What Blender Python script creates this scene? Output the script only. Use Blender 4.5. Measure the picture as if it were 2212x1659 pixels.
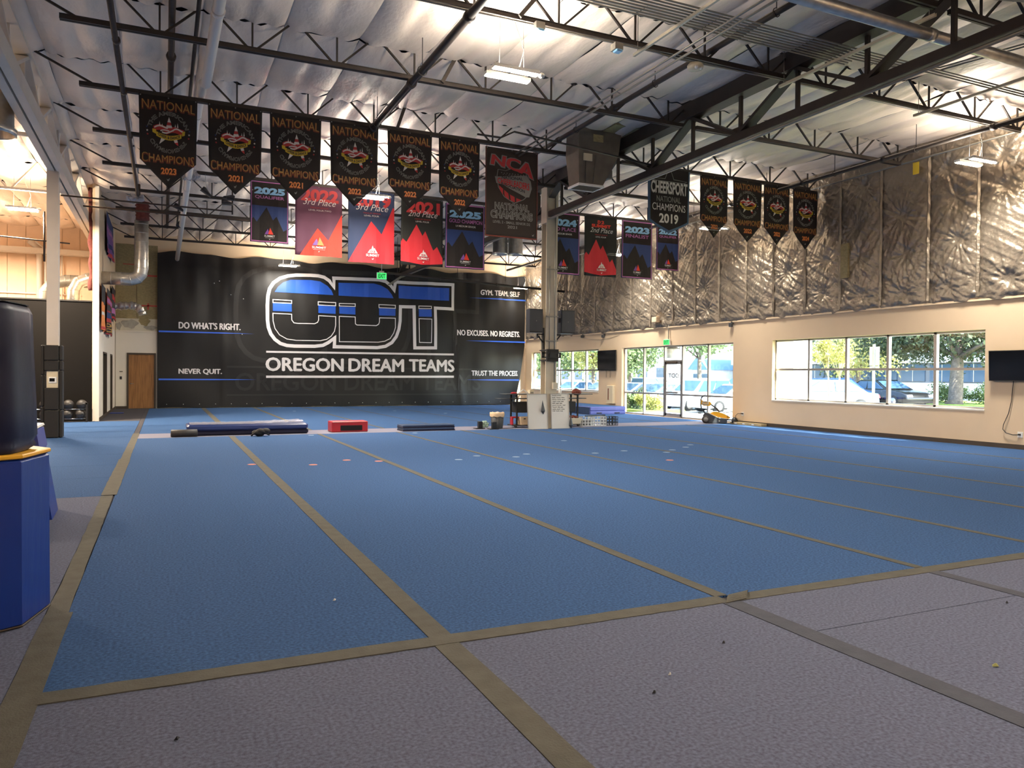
import bpy, bmesh, math, random
import numpy as np
from mathutils import Vector, Matrix
random.seed(7); rng = np.random.default_rng(7)
for o in list(bpy.data.objects): bpy.data.objects.remove(o)
SC = bpy.context.scene; COL = SC.collection
PI = math.pi

# ------------------------------------------------------------------ camera
def cam_axes(yaw, pitch, roll):
    f = Vector((math.sin(yaw)*math.cos(pitch), math.cos(yaw)*math.cos(pitch), math.sin(pitch)))
    r = Vector((math.cos(yaw), -math.sin(yaw), 0)); u = r.cross(f)
    return r*math.cos(roll)+u*math.sin(roll), u*math.cos(roll)-r*math.sin(roll), f
r_, u_, f_ = cam_axes(math.radians(24.62), math.radians(-.737), math.radians(.453))
cd = bpy.data.cameras.new('camera'); cam = bpy.data.objects.new('camera', cd); COL.objects.link(cam)
cam.matrix_world = Matrix(((r_.x, u_.x, -f_.x, 0), (r_.y, u_.y, -f_.y, 0), (r_.z, u_.z, -f_.z, 1.5), (0, 0, 0, 1)))
cd.sensor_fit = 'HORIZONTAL'; cd.sensor_width = 36; cd.lens = 1640.6/2212*36; cd.clip_end = 400
SC.camera = cam
# ------------------------------------------------------------------ light
w = bpy.data.worlds.new('sky'); SC.world = w; w.use_nodes = True
nt = w.node_tree; sky = nt.nodes.new('ShaderNodeTexSky'); sky.sky_type = 'NISHITA'; sky.sun_disc = False
sky.sun_elevation = math.radians(47); sky.sun_rotation = math.radians(160); sky.air_density = 1.0; sky.dust_density = 1.5
nt.links.new(sky.outputs[0], nt.nodes['Background'].inputs[0]); nt.nodes['Background'].inputs[1].default_value = .66
sd = bpy.data.lights.new('sun', 'SUN'); sd.energy = 12.5; sd.angle = .009; sd.color = (1, .95, .86)
sun = bpy.data.objects.new('sun', sd); COL.objects.link(sun)
sun.rotation_euler = Vector((-.27, .68, -.68)).to_track_quat('-Z', 'Y').to_euler(); sun.location = (30, -20, 40)
LAMP_W, UP_W, ROOM_W = 152, 56, 420
vs = SC.view_settings; vs.view_transform = 'Standard'; vs.look = 'None'; vs.exposure = 1.5; vs.gamma = 1; vs.use_curve_mapping = False

# ------------------------------------------------------------------ materials
MATS = {}
def mat(name, col, rough=.6, metal=0., var=0., vs=6., bump=0., bs=60., stretch=(1, 1, 1), detail=3., spec=.5, emit=None, es=0., trans=0., thin=0., coat=0.):
    if name in MATS: return MATS[name]
    m = bpy.data.materials.new(name); m.use_nodes = True; t = m.node_tree; b = t.nodes['Principled BSDF']
    c = tuple(col)+(1,)
    b.inputs['Base Color'].default_value = c; b.inputs['Roughness'].default_value = rough; b.inputs['Metallic'].default_value = metal
    b.inputs['Specular IOR Level'].default_value = spec; b.inputs['Coat Weight'].default_value = coat
    if emit: b.inputs['Emission Color'].default_value = tuple(emit)+(1,); b.inputs['Emission Strength'].default_value = es
    if var or bump:
        tc = t.nodes.new('ShaderNodeTexCoord'); mp = t.nodes.new('ShaderNodeMapping'); mp.inputs['Scale'].default_value = stretch
        t.links.new(tc.outputs['Object'], mp.inputs[0])
    if var:
        n = t.nodes.new('ShaderNodeTexNoise'); n.inputs['Scale'].default_value = vs; n.inputs['Detail'].default_value = detail
        t.links.new(mp.outputs[0], n.inputs['Vector'])
        r = t.nodes.new('ShaderNodeValToRGB'); r.color_ramp.elements[0].position = .3; r.color_ramp.elements[1].position = .7
        r.color_ramp.elements[0].color = tuple(max(0, x*(1-var)) for x in col)+(1,); r.color_ramp.elements[1].color = tuple(min(1, x*(1+var)) for x in col)+(1,)
        t.links.new(n.outputs['Fac'], r.inputs[0]); t.links.new(r.outputs[0], b.inputs['Base Color'])
    if bump:
        n2 = t.nodes.new('ShaderNodeTexNoise'); n2.inputs['Scale'].default_value = bs; n2.inputs['Detail'].default_value = 3
        t.links.new(mp.outputs[0], n2.inputs['Vector'])
        bp = t.nodes.new('ShaderNodeBump'); bp.inputs['Strength'].default_value = bump; bp.inputs['Distance'].default_value = .02
        t.links.new(n2.outputs['Fac'], bp.inputs['Height']); t.links.new(bp.outputs[0], b.inputs['Normal'])
    if trans or thin:
        out = t.nodes['Material Output']; src = b.outputs[0]
        if trans:   # cloth that lets light through
            tl = t.nodes.new('ShaderNodeBsdfTranslucent'); tl.inputs[0].default_value = c; mx = t.nodes.new('ShaderNodeMixShader'); mx.inputs[0].default_value = trans
            t.links.new(src, mx.inputs[1]); t.links.new(tl.outputs[0], mx.inputs[2]); src = mx.outputs[0]
        if thin:    # open weave
            tp = t.nodes.new('ShaderNodeBsdfTransparent'); mx = t.nodes.new('ShaderNodeMixShader'); mx.inputs[0].default_value = thin
            t.links.new(src, mx.inputs[1]); t.links.new(tp.outputs[0], mx.inputs[2]); src = mx.outputs[0]
        t.links.new(src, out.inputs[0])
    MATS[name] = m; return m
def glass(name, tint=(.92, .96, .95)):
    m = bpy.data.materials.new(name); m.use_nodes = True; t = m.node_tree; t.nodes.remove(t.nodes['Principled BSDF'])
    tp = t.nodes.new('ShaderNodeBsdfTransparent'); tp.inputs[0].default_value = tint+(1,); g = t.nodes.new('ShaderNodeBsdfGlossy'); g.inputs['Roughness'].default_value = .02
    mx = t.nodes.new('ShaderNodeMixShader'); mx.inputs[0].default_value = .05
    t.links.new(tp.outputs[0], mx.inputs[1]); t.links.new(g.outputs[0], mx.inputs[2]); t.links.new(mx.outputs[0], t.nodes['Material Output'].inputs[0])
    return m
def S(r, g, b):   # sRGB 0-255 to linear
    return tuple(((x/255+.055)/1.055)**2.4 if x > 10 else x/255/12.92 for x in (r, g, b))

M = {}
M['blue'] = mat('blue_carpet', S(63, 92, 134), .95, var=.34, vs=55, bump=.5, bs=260, spec=.1)
M['purple'] = mat('purple_grey_carpet', S(103, 107, 125), .95, var=.32, vs=60, bump=.5, bs=300, spec=.1)
M['midstrip'] = mat('grey_carpet_strip', S(128, 126, 140), .95, var=.12, vs=80, spec=.1)
M['darkcarpet'] = mat('dark_grey_carpet', S(74, 72, 76), .95, var=.15, vs=60, spec=.1)
M['tape'] = mat('olive_carpet_tape', S(90, 87, 78), .85, var=.12, vs=9, bump=.25, bs=90, stretch=(1, 1, 1), spec=.2)
M['greytape'] = mat('grey_carpet_tape', S(78, 80, 88), .85, var=.1, vs=9, bump=.25, bs=90, spec=.2)
M['beige'] = mat('beige_painted_wall', S(220, 196, 163), .8, var=.03, vs=1.2, bump=.08, bs=120)
M['pinkbeige'] = mat('pink_beige_concrete', S(222, 192, 164), .85, var=.05, vs=2, bump=.1, bs=40)
M['white'] = mat('white_paint', S(224, 216, 202), .6)
M['gypsum'] = mat('patched_gypsum', S(206, 200, 180), .85, var=.08, vs=3)
M['osb'] = mat('olive_board', S(150, 136, 98), .85, var=.16, vs=14, stretch=(1, 1, 2))
M['redtape'] = mat('red_tape', S(190, 70, 60), .7)
M['patch'] = mat('grey_joint_compound', S(165, 160, 148), .9, var=.1, vs=8)
M['foil'] = mat('silver_foil_insulation', S(156, 144, 128), .38, .7, var=.08, vs=3, bump=.6, bs=18)
M['foilc'] = mat('silver_foil_ceiling', S(244, 224, 204), .52, .18, var=.05, vs=2, bump=.6, bs=12, stretch=(1, .5, 1))
M['steel'] = mat('dark_bronze_steel', S(62, 54, 48), .55, .25, var=.12, vs=4)
M['steelw'] = mat('cream_painted_steel', S(206, 196, 184), .5, var=.04, vs=3)
M['colgrey'] = mat('grey_painted_column', S(196, 184, 162), .5, var=.06, vs=4)
M['galv'] = mat('galvanised_sheet', S(196, 192, 184), .3, .75, var=.14, vs=9)
M['conduit'] = mat('grey_conduit', S(150, 146, 136), .4, .6)
M['brownpipe'] = mat('brown_iron_pipe', S(74, 58, 46), .5, .3, var=.15, vs=8)
M['pvc'] = mat('white_pipe', S(222, 214, 204), .5)
M['hvac'] = mat('dull_duct_wrap', S(112, 104, 92), .55, .3, var=.12, vs=5)
M['black'] = mat('black_paint', S(30, 26, 23), .7, var=.1, vs=6)
M['blackwall'] = mat('dark_brown_black_wall', S(17, 13, 10), .8, spec=.2, var=.05, vs=2)
M['rubber'] = mat('black_rubber', S(46, 42, 40), .55, var=.2, vs=20, bump=.2, bs=80)
M['plastic'] = mat('black_plastic', S(30, 31, 33), .4)
M['greyplastic'] = mat('charcoal_plastic', S(62, 64, 66), .45)
M['whitep'] = mat('white_plastic', S(228, 226, 220), .45)
M['whiteboard'] = mat('whiteboard_face', S(226, 220, 208), .25)
M['ink'] = mat('black_ink', S(40, 40, 44), .6)
M['wood'] = mat('oak_door_veneer', S(150, 104, 58), .5, var=.25, vs=4, stretch=(6, 6, .5))
M['bronze'] = mat('dark_bronze_trim', S(70, 58, 46), .6)
M['alu'] = mat('aluminium_frame', S(176, 170, 164), .35, .7)
M['chrome'] = mat('chrome', S(210, 210, 210), .15, 1.)
M['glass'] = glass('window_glass')
M['screen'] = mat('tv_screen', S(16, 17, 20), .12)
M['navy'] = mat('navy_vinyl', S(21, 21, 46), .42, spec=.35, var=.08, vs=3, bump=.12, bs=7)
M['royal'] = mat('royal_blue_vinyl', S(14, 48, 132), .38, var=.06, vs=3, bump=.2, bs=7, stretch=(1.8, 1.8, .4))
M['matblue'] = mat('dark_blue_mat_vinyl', S(44, 60, 112), .35, var=.08, vs=5)
M['matslate'] = mat('slate_blue_vinyl', S(60, 76, 104), .4, var=.06, vs=5)
M['matviolet'] = mat('violet_blue_vinyl', S(84, 90, 160), .4, var=.06, vs=5)
M['yellow'] = mat('yellow_vinyl', S(240, 178, 40), .45, var=.05, vs=4)
M['redv'] = mat('red_vinyl', S(178, 36, 46), .4, var=.06, vs=5)
M['velcro'] = mat('black_velcro', S(22, 20, 22), .95)
M['film'] = mat('clear_plastic_film', S(200, 196, 200), .15, .0, thin=.55)
M['cloth'] = mat('black_banner_cloth', S(40, 34, 30), .8, trans=.12, thin=.03, var=.05, vs=3)
M['vinyl'] = mat('black_backdrop_vinyl', S(15, 13, 12), .45, var=.06, vs=2, bump=.1, bs=5, stretch=(2, 1, .35))
M['ghost'] = mat('faint_grey_print', S(40, 39, 39), .45)
M['logowhite'] = mat('white_print', S(236, 232, 232), .45)
M['logoblue'] = mat('blue_print', S(38, 92, 200), .4)
M['glowblue'] = mat('blue_line_print', S(60, 112, 235), .4)
M['gold'] = mat('gold_print', S(176, 136, 66), .6, var=.2, vs=7)
M['orange'] = mat('orange_print', S(224, 132, 66), .6)
M['rust'] = mat('rust_print', S(112, 50, 36), .7)
M['greyprint'] = mat('grey_print', S(128, 126, 120), .7)
M['paleprint'] = mat('pale_print', S(214, 210, 204), .6)
M['redprint'] = mat('red_print', S(178, 44, 46), .6)
M['navyprint'] = mat('navy_print', S(42, 58, 92), .7, trans=.12, thin=.03)
M['nightblue'] = mat('night_blue_print', S(36, 58, 108), .7)
M['skyprint'] = mat('sky_blue_print', S(132, 180, 214), .6)
M['pinkprint'] = mat('pink_purple_print', S(176, 104, 160), .6)
M['violetprint'] = mat('violet_print', S(120, 76, 150), .6)
M['plum'] = mat('plum_banner_cloth', S(104, 62, 84), .75, trans=.12, thin=.03, var=.1, vs=2)
M['flame'] = mat('red_orange_print', S(226, 62, 44), .7, trans=.12, thin=.02)
M['crimson'] = mat('crimson_print', S(206, 42, 52), .7, trans=.12, thin=.02)
M['summitblack'] = mat('green_black_banner_cloth', S(36, 38, 34), .8, trans=.12, thin=.03)
M['cheerblue'] = mat('steel_blue_print', S(66, 92, 118), .7)
M['nca'] = mat('brown_black_banner_cloth', S(58, 48, 40), .8, trans=.12, thin=.03)
M['led'] = mat('led_strip', (1, .93, .8), .5, emit=(1, .86, .66), es=26)
M['ledw'] = mat('warm_led_strip', (1, .9, .75), .5, emit=(1, .80, .55), es=26)
M['exit'] = mat('lit_green_exit_face', (.05, .5, .12), .5, emit=(.05, .8, .16), es=.42)
M['exitl'] = mat('exit_letters', (.01, .08, .02), .6)
M['cream'] = mat('cream_plastic', S(214, 200, 170), .5)
M['sweepy'] = mat('sweeper_yellow', S(236, 172, 36), .3, coat=.4)
M['pinkfib'] = mat('pink_fibreglass', S(96, 46, 40), .95, var=.35, vs=9, bump=.6, bs=14)
M['cream2'] = mat('raw_plank', S(176, 158, 120), .8, var=.15, vs=8)
M['skin'] = mat('beige_plastic', S(214, 186, 150), .6)
M['spotw'] = mat('pale_floor_dot', S(124, 146, 172), .8)
M['spoto'] = mat('orange_floor_dot', S(206, 122, 100), .8)
M['yellowtag'] = mat('yellow_tag', S(206, 176, 50), .7)
M['asphalt'] = mat('asphalt', S(158, 154, 146), .9, var=.12, vs=3)
M['lawn'] = mat('grass_green', S(128, 150, 60), .9, var=.3, vs=30)
M['leaf1'] = mat('tree_leaf_green', S(108, 126, 78), .6, var=.4, vs=2.5, trans=.3)
M['leaf2'] = mat('dark_leaf_green', S(66, 78, 50), .6, var=.45, vs=2.5, trans=.25)
M['leaf3'] = mat('yellow_green_leaf', S(166, 166, 98), .6, var=.35, vs=2.5, trans=.3)
M['bark'] = mat('tree_bark', S(112, 100, 88), .9, var=.3, vs=9)
M['barkp'] = mat('pale_bark', S(196, 180, 150), .9, var=.2, vs=9)
M['stucco'] = mat('white_stucco', S(232, 228, 220), .9)
M['greywall'] = mat('grey_building_wall', S(120, 122, 126), .9)
M['palewall'] = mat('pale_building_wall', S(206, 206, 204), .9)
M['bluegable'] = mat('blue_grey_roof', S(96, 130, 170), .8)
M['carglass'] = mat('car_glass', S(60, 86, 110), .1, coat=.3)
M['tyre'] = mat('tyre_rubber', S(34, 34, 34), .8)
M['taill'] = mat('tail_light_red', S(190, 40, 40), .3)
M['poleg'] = mat('galvanised_post', S(150, 160, 160), .5, .4)

# ------------------------------------------------------------------ mesh builder
class MB:
    def __init__(s): s.v = []; s.f = []; s.m = []; s.sm = []
    def add(s, vs, fs, mi=0, sm=False):
        o = len(s.v); s.v += [tuple(p) for p in vs]
        for f in fs: s.f.append(tuple(i+o for i in f)); s.m.append(mi); s.sm.append(sm)
        return s
    def hexa(s, p, mi=0):
        return s.add(p, [(0, 3, 2, 1), (4, 5, 6, 7), (0, 1, 5, 4), (1, 2, 6, 5), (2, 3, 7, 6), (3, 0, 4, 7)], mi)
    def box(s, x0, x1, y0, y1, z0, z1, mi=0):
        return s.hexa([(x0, y0, z0), (x1, y0, z0), (x1, y1, z0), (x0, y1, z0), (x0, y0, z1), (x1, y0, z1), (x1, y1, z1), (x0, y1, z1)], mi)
    def bbox(s, x0, x1, y0, y1, z0, z1, b=.02, mi=0, sm=True):   # box with chamfered edges
        rings = []
        for z, i in ((z0, b), (z0+b, 0), (z1-b, 0), (z1, b)):
            X0, X1, Y0, Y1 = x0+i, x1-i, y0+i, y1-i; c = b
            rings.append([(X0+c, Y0, z), (X1-c, Y0, z), (X1, Y0+c, z), (X1, Y1-c, z), (X1-c, Y1, z), (X0+c, Y1, z), (X0, Y1-c, z), (X0, Y0+c, z)])
        s.loft(rings, mi, caps=True); return s
    def loft(s, rings, mi=0, caps=True, sm=False, close=True):
        n = len(rings[0]); vs = [p for r in rings for p in r]; fs = []
        for k in range(len(rings)-1):
            for i in range(n if close else n-1):
                j = (i+1) % n; fs.append((k*n+i, k*n+j, (k+1)*n+j, (k+1)*n+i))
        if caps: fs.append(tuple(range(n-1, -1, -1))); fs.append(tuple((len(rings)-1)*n+i for i in range(n)))
        return s.add(vs, fs, mi, sm)
    def bar(s, p, q, w_, h_, mi=0, up=(0, 0, 1)):
        p = Vector(p); q = Vector(q); d = (q-p).normalized(); a = d.cross(Vector(up))
        if a.length < 1e-4: a = d.cross(Vector((1, 0, 0)))
        a.normalize(); b = a.cross(d); a *= w_/2; b *= h_/2
        return s.hexa([p-a-b, p+a-b, p+a+b, p-a+b, q-a-b, q+a-b, q+a+b, q-a+b], mi)
    def tube(s, pts, r, n=8, mi=0, sm=True, caps=True):
        P = [Vector(p) for p in pts]; rr = r if hasattr(r, '__len__') else [r]*len(P); rings = []; a = None
        for i, p in enumerate(P):
            d = (P[min(i+1, len(P)-1)]-P[max(i-1, 0)]).normalized()
            if a is None:
                a = d.cross(Vector((0, 0, 1)));
                if a.length < .1: a = d.cross(Vector((1, 0, 0)))
            a = (a-d*a.dot(d)).normalized(); b = d.cross(a)
            rings.append([p+a*math.cos(t)*rr[i]+b*math.sin(t)*rr[i] for t in (2*PI*k/n for k in range(n))])
        return s.loft(rings, mi, caps, sm)
    def lathe(s, c, prof, n=16, mi=0, sm=True, caps=True):   # prof: (radius, z)
        return s.loft([[(c[0]+r*math.cos(2*PI*k/n), c[1]+r*math.sin(2*PI*k/n), c[2]+z) for k in range(n)] for r, z in prof], mi, caps, sm)
    def ball(s, c, r, nu=14, nv=9, mi=0, sc=(1, 1, 1)):
        pr = [(max(1e-3, math.sin(PI*k/nv)), -math.cos(PI*k/nv)) for k in range(nv+1)]
        return s.loft([[(c[0]+sc[0]*r*a*math.cos(2*PI*k/nu), c[1]+sc[1]*r*a*math.sin(2*PI*k/nu), c[2]+sc[2]*r*z) for k in range(nu)] for a, z in pr], mi, True, True)
    def prism(s, poly, y0, y1, mi=0, ax='y', sm=False):   # poly of (x,z) pushed along y (or (y,z) along x, (x,y) along z)
        fn = {'y': lambda p, t: (p[0], t, p[1]), 'x': lambda p, t: (t, p[0], p[1]), 'z': lambda p, t: (p[0], p[1], t)}[ax]
        return s.loft([[fn(p, y0) for p in poly], [fn(p, y1) for p in poly]], mi, True, sm)
    def build(s, name, mats, parent=None, origin=None):
        me = bpy.data.meshes.new(name)
        o3 = Vector(origin) if origin else (Vector(parent['_o']) if parent is not None else Vector((0, 0, 0)))
        me.from_pydata([(p[0]-o3.x, p[1]-o3.y, p[2]-o3.z) for p in s.v], [], s.f)
        for m_ in (mats if isinstance(mats, (list, tuple)) else [mats]): me.materials.append(M[m_] if isinstance(m_, str) else m_)
        me.polygons.foreach_set('material_index', s.m); me.polygons.foreach_set('use_smooth', s.sm)
        bm = bmesh.new(); bm.from_mesh(me); bmesh.ops.recalc_face_normals(bm, faces=bm.faces); bm.to_mesh(me); bm.free(); me.update()
        o = bpy.data.objects.new(name, me); COL.objects.link(o)
        if parent is not None: o.parent = parent; o['_o'] = parent['_o']
        else: o.location = o3; o['_o'] = tuple(o3)
        return o
def tag(o, label=None, cat=None, group=None, kind=None):
    if label: o['label'] = label
    if cat: o['category'] = cat
    if group: o['group'] = group
    if kind: o['kind'] = kind
    return o
def thing(name, label, cat, loc=(0, 0, 0), group=None):
    o = bpy.data.objects.new(name, None); COL.objects.link(o); o.location = loc; o['_o'] = tuple(loc); o.empty_display_size = .1
    return tag(o, label, cat, group)
def struct(name, label=None):
    o = bpy.data.objects.new(name, None); COL.objects.link(o); o['_o'] = (0, 0, 0); o['kind'] = 'structure'
    if label: o['label'] = label
    return o
def copy_tree(o, parent=None, dz=None):
    c = o.copy(); COL.objects.link(c)
    if parent is not None: c.parent = parent
    for ch in list(o.children): copy_tree(ch, c)
    return c
def link_mesh(name, me, parent, loc=(0, 0, 0)):
    o = bpy.data.objects.new(name, me); COL.objects.link(o); o.parent = parent
    po = parent['_o']; o.location = (loc[0]-po[0], loc[1]-po[1], loc[2]-po[2]); o['_o'] = po
    return o
# ------------------------------------------------------------------ text as meshes (width 1, cap height 1)
TCACHE = {}
def glyphs(s_, bold=.0, shear=0., space=1.):
    k = (s_, bold, shear, space)
    if k in TCACHE: return TCACHE[k]
    cu = bpy.data.curves.new('t', 'FONT'); cu.body = s_; cu.size = 1; cu.offset = bold; cu.shear = shear; cu.resolution_u = 3; cu.space_character = space; cu.fill_mode = 'FRONT'
    o = bpy.data.objects.new('t', cu); COL.objects.link(o); bpy.context.view_layer.update()
    me = bpy.data.meshes.new_from_object(o.evaluated_get(bpy.context.evaluated_depsgraph_get()))
    v = np.empty(len(me.vertices)*3); me.vertices.foreach_get('co', v); v = v.reshape(-1, 3)[:, :2]
    f = [tuple(p.vertices) for p in me.polygons]
    bpy.data.objects.remove(o); bpy.data.curves.remove(cu); bpy.data.meshes.remove(me)
    a, b = v.min(0), v.max(0); asp = (b[0]-a[0])/(b[1]-a[1]); v = (v-a)/(b-a)
    TCACHE[k] = (v, f, asp); return TCACHE[k]
# ------------------------------------------------------------------ floor
XL = [-.54, 1.46, 3.47, 5.42, 7.18, 9.07, 10.77, 12.7, 14.5, 16.4]
floor = struct('floor')
MB().box(-12, 16.4, -6, 34.3, -.2, -.012).build('slab', 'darkcarpet', floor)
def roll(x0, x1, y0, y1, m): MB().box(x0+.004, x1-.004, y0+.004, y1-.004, -.012, 0).build('carpet_roll', m, floor)
def tape(x0, x1, y0, y1, m='tape', z=.004, skew=0, wav=.004):
    b = MB(); n = 24; along = (y1-y0) > (x1-x0); g = []
    for i in range(n+1):
        t = i/n; e = rng.uniform(-wav, wav, 2)
        if along: y = y0+(y1-y0)*t; g.append([(x0+skew*t+e[0], y, 0), (x0+skew*t+e[0], y, z), (x1+skew*t+e[1], y, z), (x1+skew*t+e[1], y, 0)])
        else: x = x0+(x1-x0)*t; g.append([(x, y0+skew*t+e[0], 0), (x, y0+skew*t+e[0], z), (x, y1+skew*t+e[1], z), (x, y1+skew*t+e[1], 0)])
    b.loft(g, 0, True); return b.build('tape_strip', m, floor)
for i in range(9):
    roll(XL[i], XL[i+1], 4.08, 18.85, M['blue'])
    roll(XL[i], XL[i+1], 20.2, 34.0, M['blue'])
for i in range(9):
    ys = [-6, .1, 3.3, 3.96] if i == 2 else [-6, 3.96]
    for a, b in zip(ys, ys[1:]): roll(XL[i] if i else -.56, XL[i+1], a, b, M['purple'])
roll(-.54, 7.9, 18.85, 20.2, M['midstrip']); roll(7.9, 16.4, 18.85, 20.2, M['midstrip'])
yy = [10.32, 12.1, 13.7, 15.45, 17.3, 19.35, 21.2, 23.3, 25.6]
for a, b in zip(yy, yy[1:]): roll(-9, -.66, a, b, M['blue'])
for a, b in ((-6, 2), (2, 6.2), (6.2, 10.32)): roll(-9, -.66, a, b, M['purple'])
roll(-1.76, -.66, 25.6, 34.1, M['darkcarpet'])
roll(-.66, -.54, 20.2, 34, M['darkcarpet'])
tape(-.67, -.525, -6, 5.4, skew=.01, wav=.006); tape(-.655, -.535, 5.4, 10.3, skew=-.02, wav=.005); tape(-.69, -.52, 10.35, 14.5); tape(-.67, -.53, 14.5, 20.4)
tape(-.52, 2.05, 3.95, 4.09, z=.006); tape(2.05, 3.42, 3.95, 4.09, 'tape'); tape(3.5, 9.1, 3.95, 4.08); tape(9.1, 16.4, 3.95, 4.08)
tape(1.37, 1.50, 4.09, 18.85); tape(3.40, 3.50, 4.09, 18.85)
for x in XL[3:9]: tape(x-.04, x+.04, 4.09, 18.85)
tape(1.40, 1.56, 20.2, 34); tape(3.41, 3.53, 20.2, 34); tape(5.39, 5.47, 20.2, 34)
for x in XL[4:9]: tape(x-.03, x+.03, 20.2, 34, 'greytape')
tape(1.36, 1.50, -6, 3.95); tape(3.35, 3.49, -6, 3.95, 'greytape'); tape(5.35, 5.46, -6, 3.95, 'greytape'); tape(7.15, 7.26, -6, 3.95, 'greytape')
b = MB()   # the curled tape end where the strips meet
b.loft([[(3.36+.02*k, 3.93+.02*k, .006+.012*math.sin(k/7*PI)), (3.56+.02*k, 3.96+.02*k, .006+.022*math.sin(k/7*PI)), (3.56+.02*k, 3.96+.02*k, .010+.022*math.sin(k/7*PI)), (3.36+.02*k, 3.93+.02*k, .010+.012*math.sin(k/7*PI))] for k in range(8)]); b.build('tape_strip', 'tape', floor)

# ------------------------------------------------------------------ walls
XW = 16.4
wr = struct('wall_right')
OPEN = [(10.85, 17.27, .80, 2.57), (18.98, 25.42, 0, 2.57), (27.17, 33.5, .80, 2.57)]
b = MB(); ys = [-6]+[v for o in OPEN for v in o[:2]]+[34.4]
for i in range(0, len(ys), 2): b.box(XW, XW+.25, ys[i], ys[i+1], -.2, 3.24)
for y0, y1, z0, z1 in OPEN:
    b.box(XW, XW+.25, y0, y1, z1, 3.24)
    if z0 > 0: b.box(XW, XW+.25, y0, y1, -.2, z0)
    else: b.box(XW, XW+.25, y0, y1, -.2, 0)
b.build('painted_lower_wall', 'beige', wr)
MB().box(XW, XW+.25, -6, 34.4, 3.24, 7.3).build('upper_wall', 'greywall', wr)
def foil_h(Y, Z, pins, y0, y1):
    h = np.zeros_like(Y); u = (Y-y0)/(y1-y0)
    h += .085*np.clip(np.sin(np.pi*np.clip(u, 0, 1)), 0, 1)**.55
    for py, pz, ph, n, amp in pins:
        dy, dz = Y-py, Z-pz; r = np.hypot(dy, dz); th = np.arctan2(dz, dy)
        h -= amp*np.exp(-(r/.20)**2)
        h += .55*amp*np.exp(-r/.42)*(1-np.exp(-(r/.12)**2))*(np.abs(np.sin(n*.5*th+ph+.6*np.sin(2*th+ph)))-.5)*(1+.5*np.sin(3*th+2*ph))
        n2 = 2*n+9; h += .16*amp*np.exp(-r/.55)*(1-np.exp(-(r/.16)**2))*(1-2*np.abs(np.sin(n2*.5*th+2*ph+.9*np.sin(4*th+ph))))
    for a, kx, kz, p in CR: h += a*(1-2*np.abs(np.sin(kx*Y+kz*Z+p+.8*np.sin(1.7*Z+p)+.5*np.sin(2.9*Y))))
    return h
CR = [(.007, 5.5, 3.1, .3), (.006, 3.2, -7.3, 1.1), (.006, 9.7, 6.1, 2.2), (.005, -8.3, 13.0, .7), (.004, 19, 11, 2), (.0035, -15, 24, .2)]
y = -6.; k = 0
seams = [-6]
while seams[-1] < 34.0: seams.append(seams[-1]+rng.uniform(1.12, 1.4))
seams[-1] = 34.1
for y0, y1 in zip(seams, seams[1:]):
    near = y0 > 5
    ny, nz = (52, 150) if near else (6, 10)
    ca = np.linspace(y0, y1, ny); cz = np.linspace(3.24, 7.12, nz); Y, Z = np.meshgrid(ca, cz)
    pins = []
    for row, pz in enumerate((3.62, 4.55, 5.5, 6.42)):
        if rng.random() < .8: pins.append((y0+(y1-y0)*rng.uniform(.35, .65), pz+rng.uniform(-.14, .14), rng.uniform(0, 6), int(rng.integers(11, 19)), rng.uniform(.05, .085)))
    for e in (y0, y1):
        pins.append((e, 3.4+rng.uniform(0, .5), rng.uniform(0, 6), 13, .045))
    H = foil_h(Y, Z, pins, y0, y1)
    H *= .35+.65*np.clip((Z-3.24)/.35, 0, 1)
    H += .02*np.exp(-((Z-3.36)/.09)**2) + .02*np.exp(-((Z-3.26)/.03)**2)*np.sin(9*Y)
    Zo = Z+(.03*np.sin(7*Y)+.02*np.sin(17*Y+1))*np.exp(-(Z-3.24)/.08)
    X = XW-.025-np.clip(H, -.01, .3)
    V = np.stack([X, Y, Zo], -1).reshape(-1, 3); F = []
    for j in range(nz-1):
        for i in range(ny-1): a = j*ny+i; F.append((a, a+1, a+ny+1, a+ny))
    n0 = len(V); b = MB(); b.add(V.tolist()+[(XW, y0, 3.2), (XW, y1, 3.2)], F, 0, True)
    b.add([tuple(p) for p in V[:ny]]+[(XW, ca[i], 3.22) for i in range(ny)], [(i+1, i, ny+i, ny+i+1) for i in range(ny-1)], 0, True)
    b.build('insulation_panel', 'foil', wr)
    if near and rng.random() < .75:   # crumpled tape along the seam
        b = MB(); zz = np.linspace(3.3, 6.7, 30); b.loft([[(XW-.05-.012*rng.random(), y0-.05+.02*rng.random(), z), (XW-.075-.02*rng.random(), y0+.01*rng.random(), z), (XW-.05-.012*rng.random(), y0+.05-.02*rng.random(), z)] for z in zz], 0, False, False, False); b.build('seam_tape', 'foil', wr)
MB().tube([(XW-.17, -6, 6.66), (XW-.17, 34, 6.66)], .022, 6).build('wall_conduit', 'conduit', wr)
MB().box(XW-.05, XW, -6, 34.1, 3.2, 3.245).build('ledge_board', 'beige', wr)
tag(MB().box(16.25, 16.33, 14.45, 14.68, 4.1, 5.0).build('exposed_batten', 'osb', wr))
def baseboard(name, x0, x1, y0, y1, m):
    o = MB().box(x0, x1, y0, y1, 0, .1).build(name, m); o['kind'] = 'structure'; return o
baseboard('baseboard_right', 16.385, 16.4, 4, 18.95, 'bronze')
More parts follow.
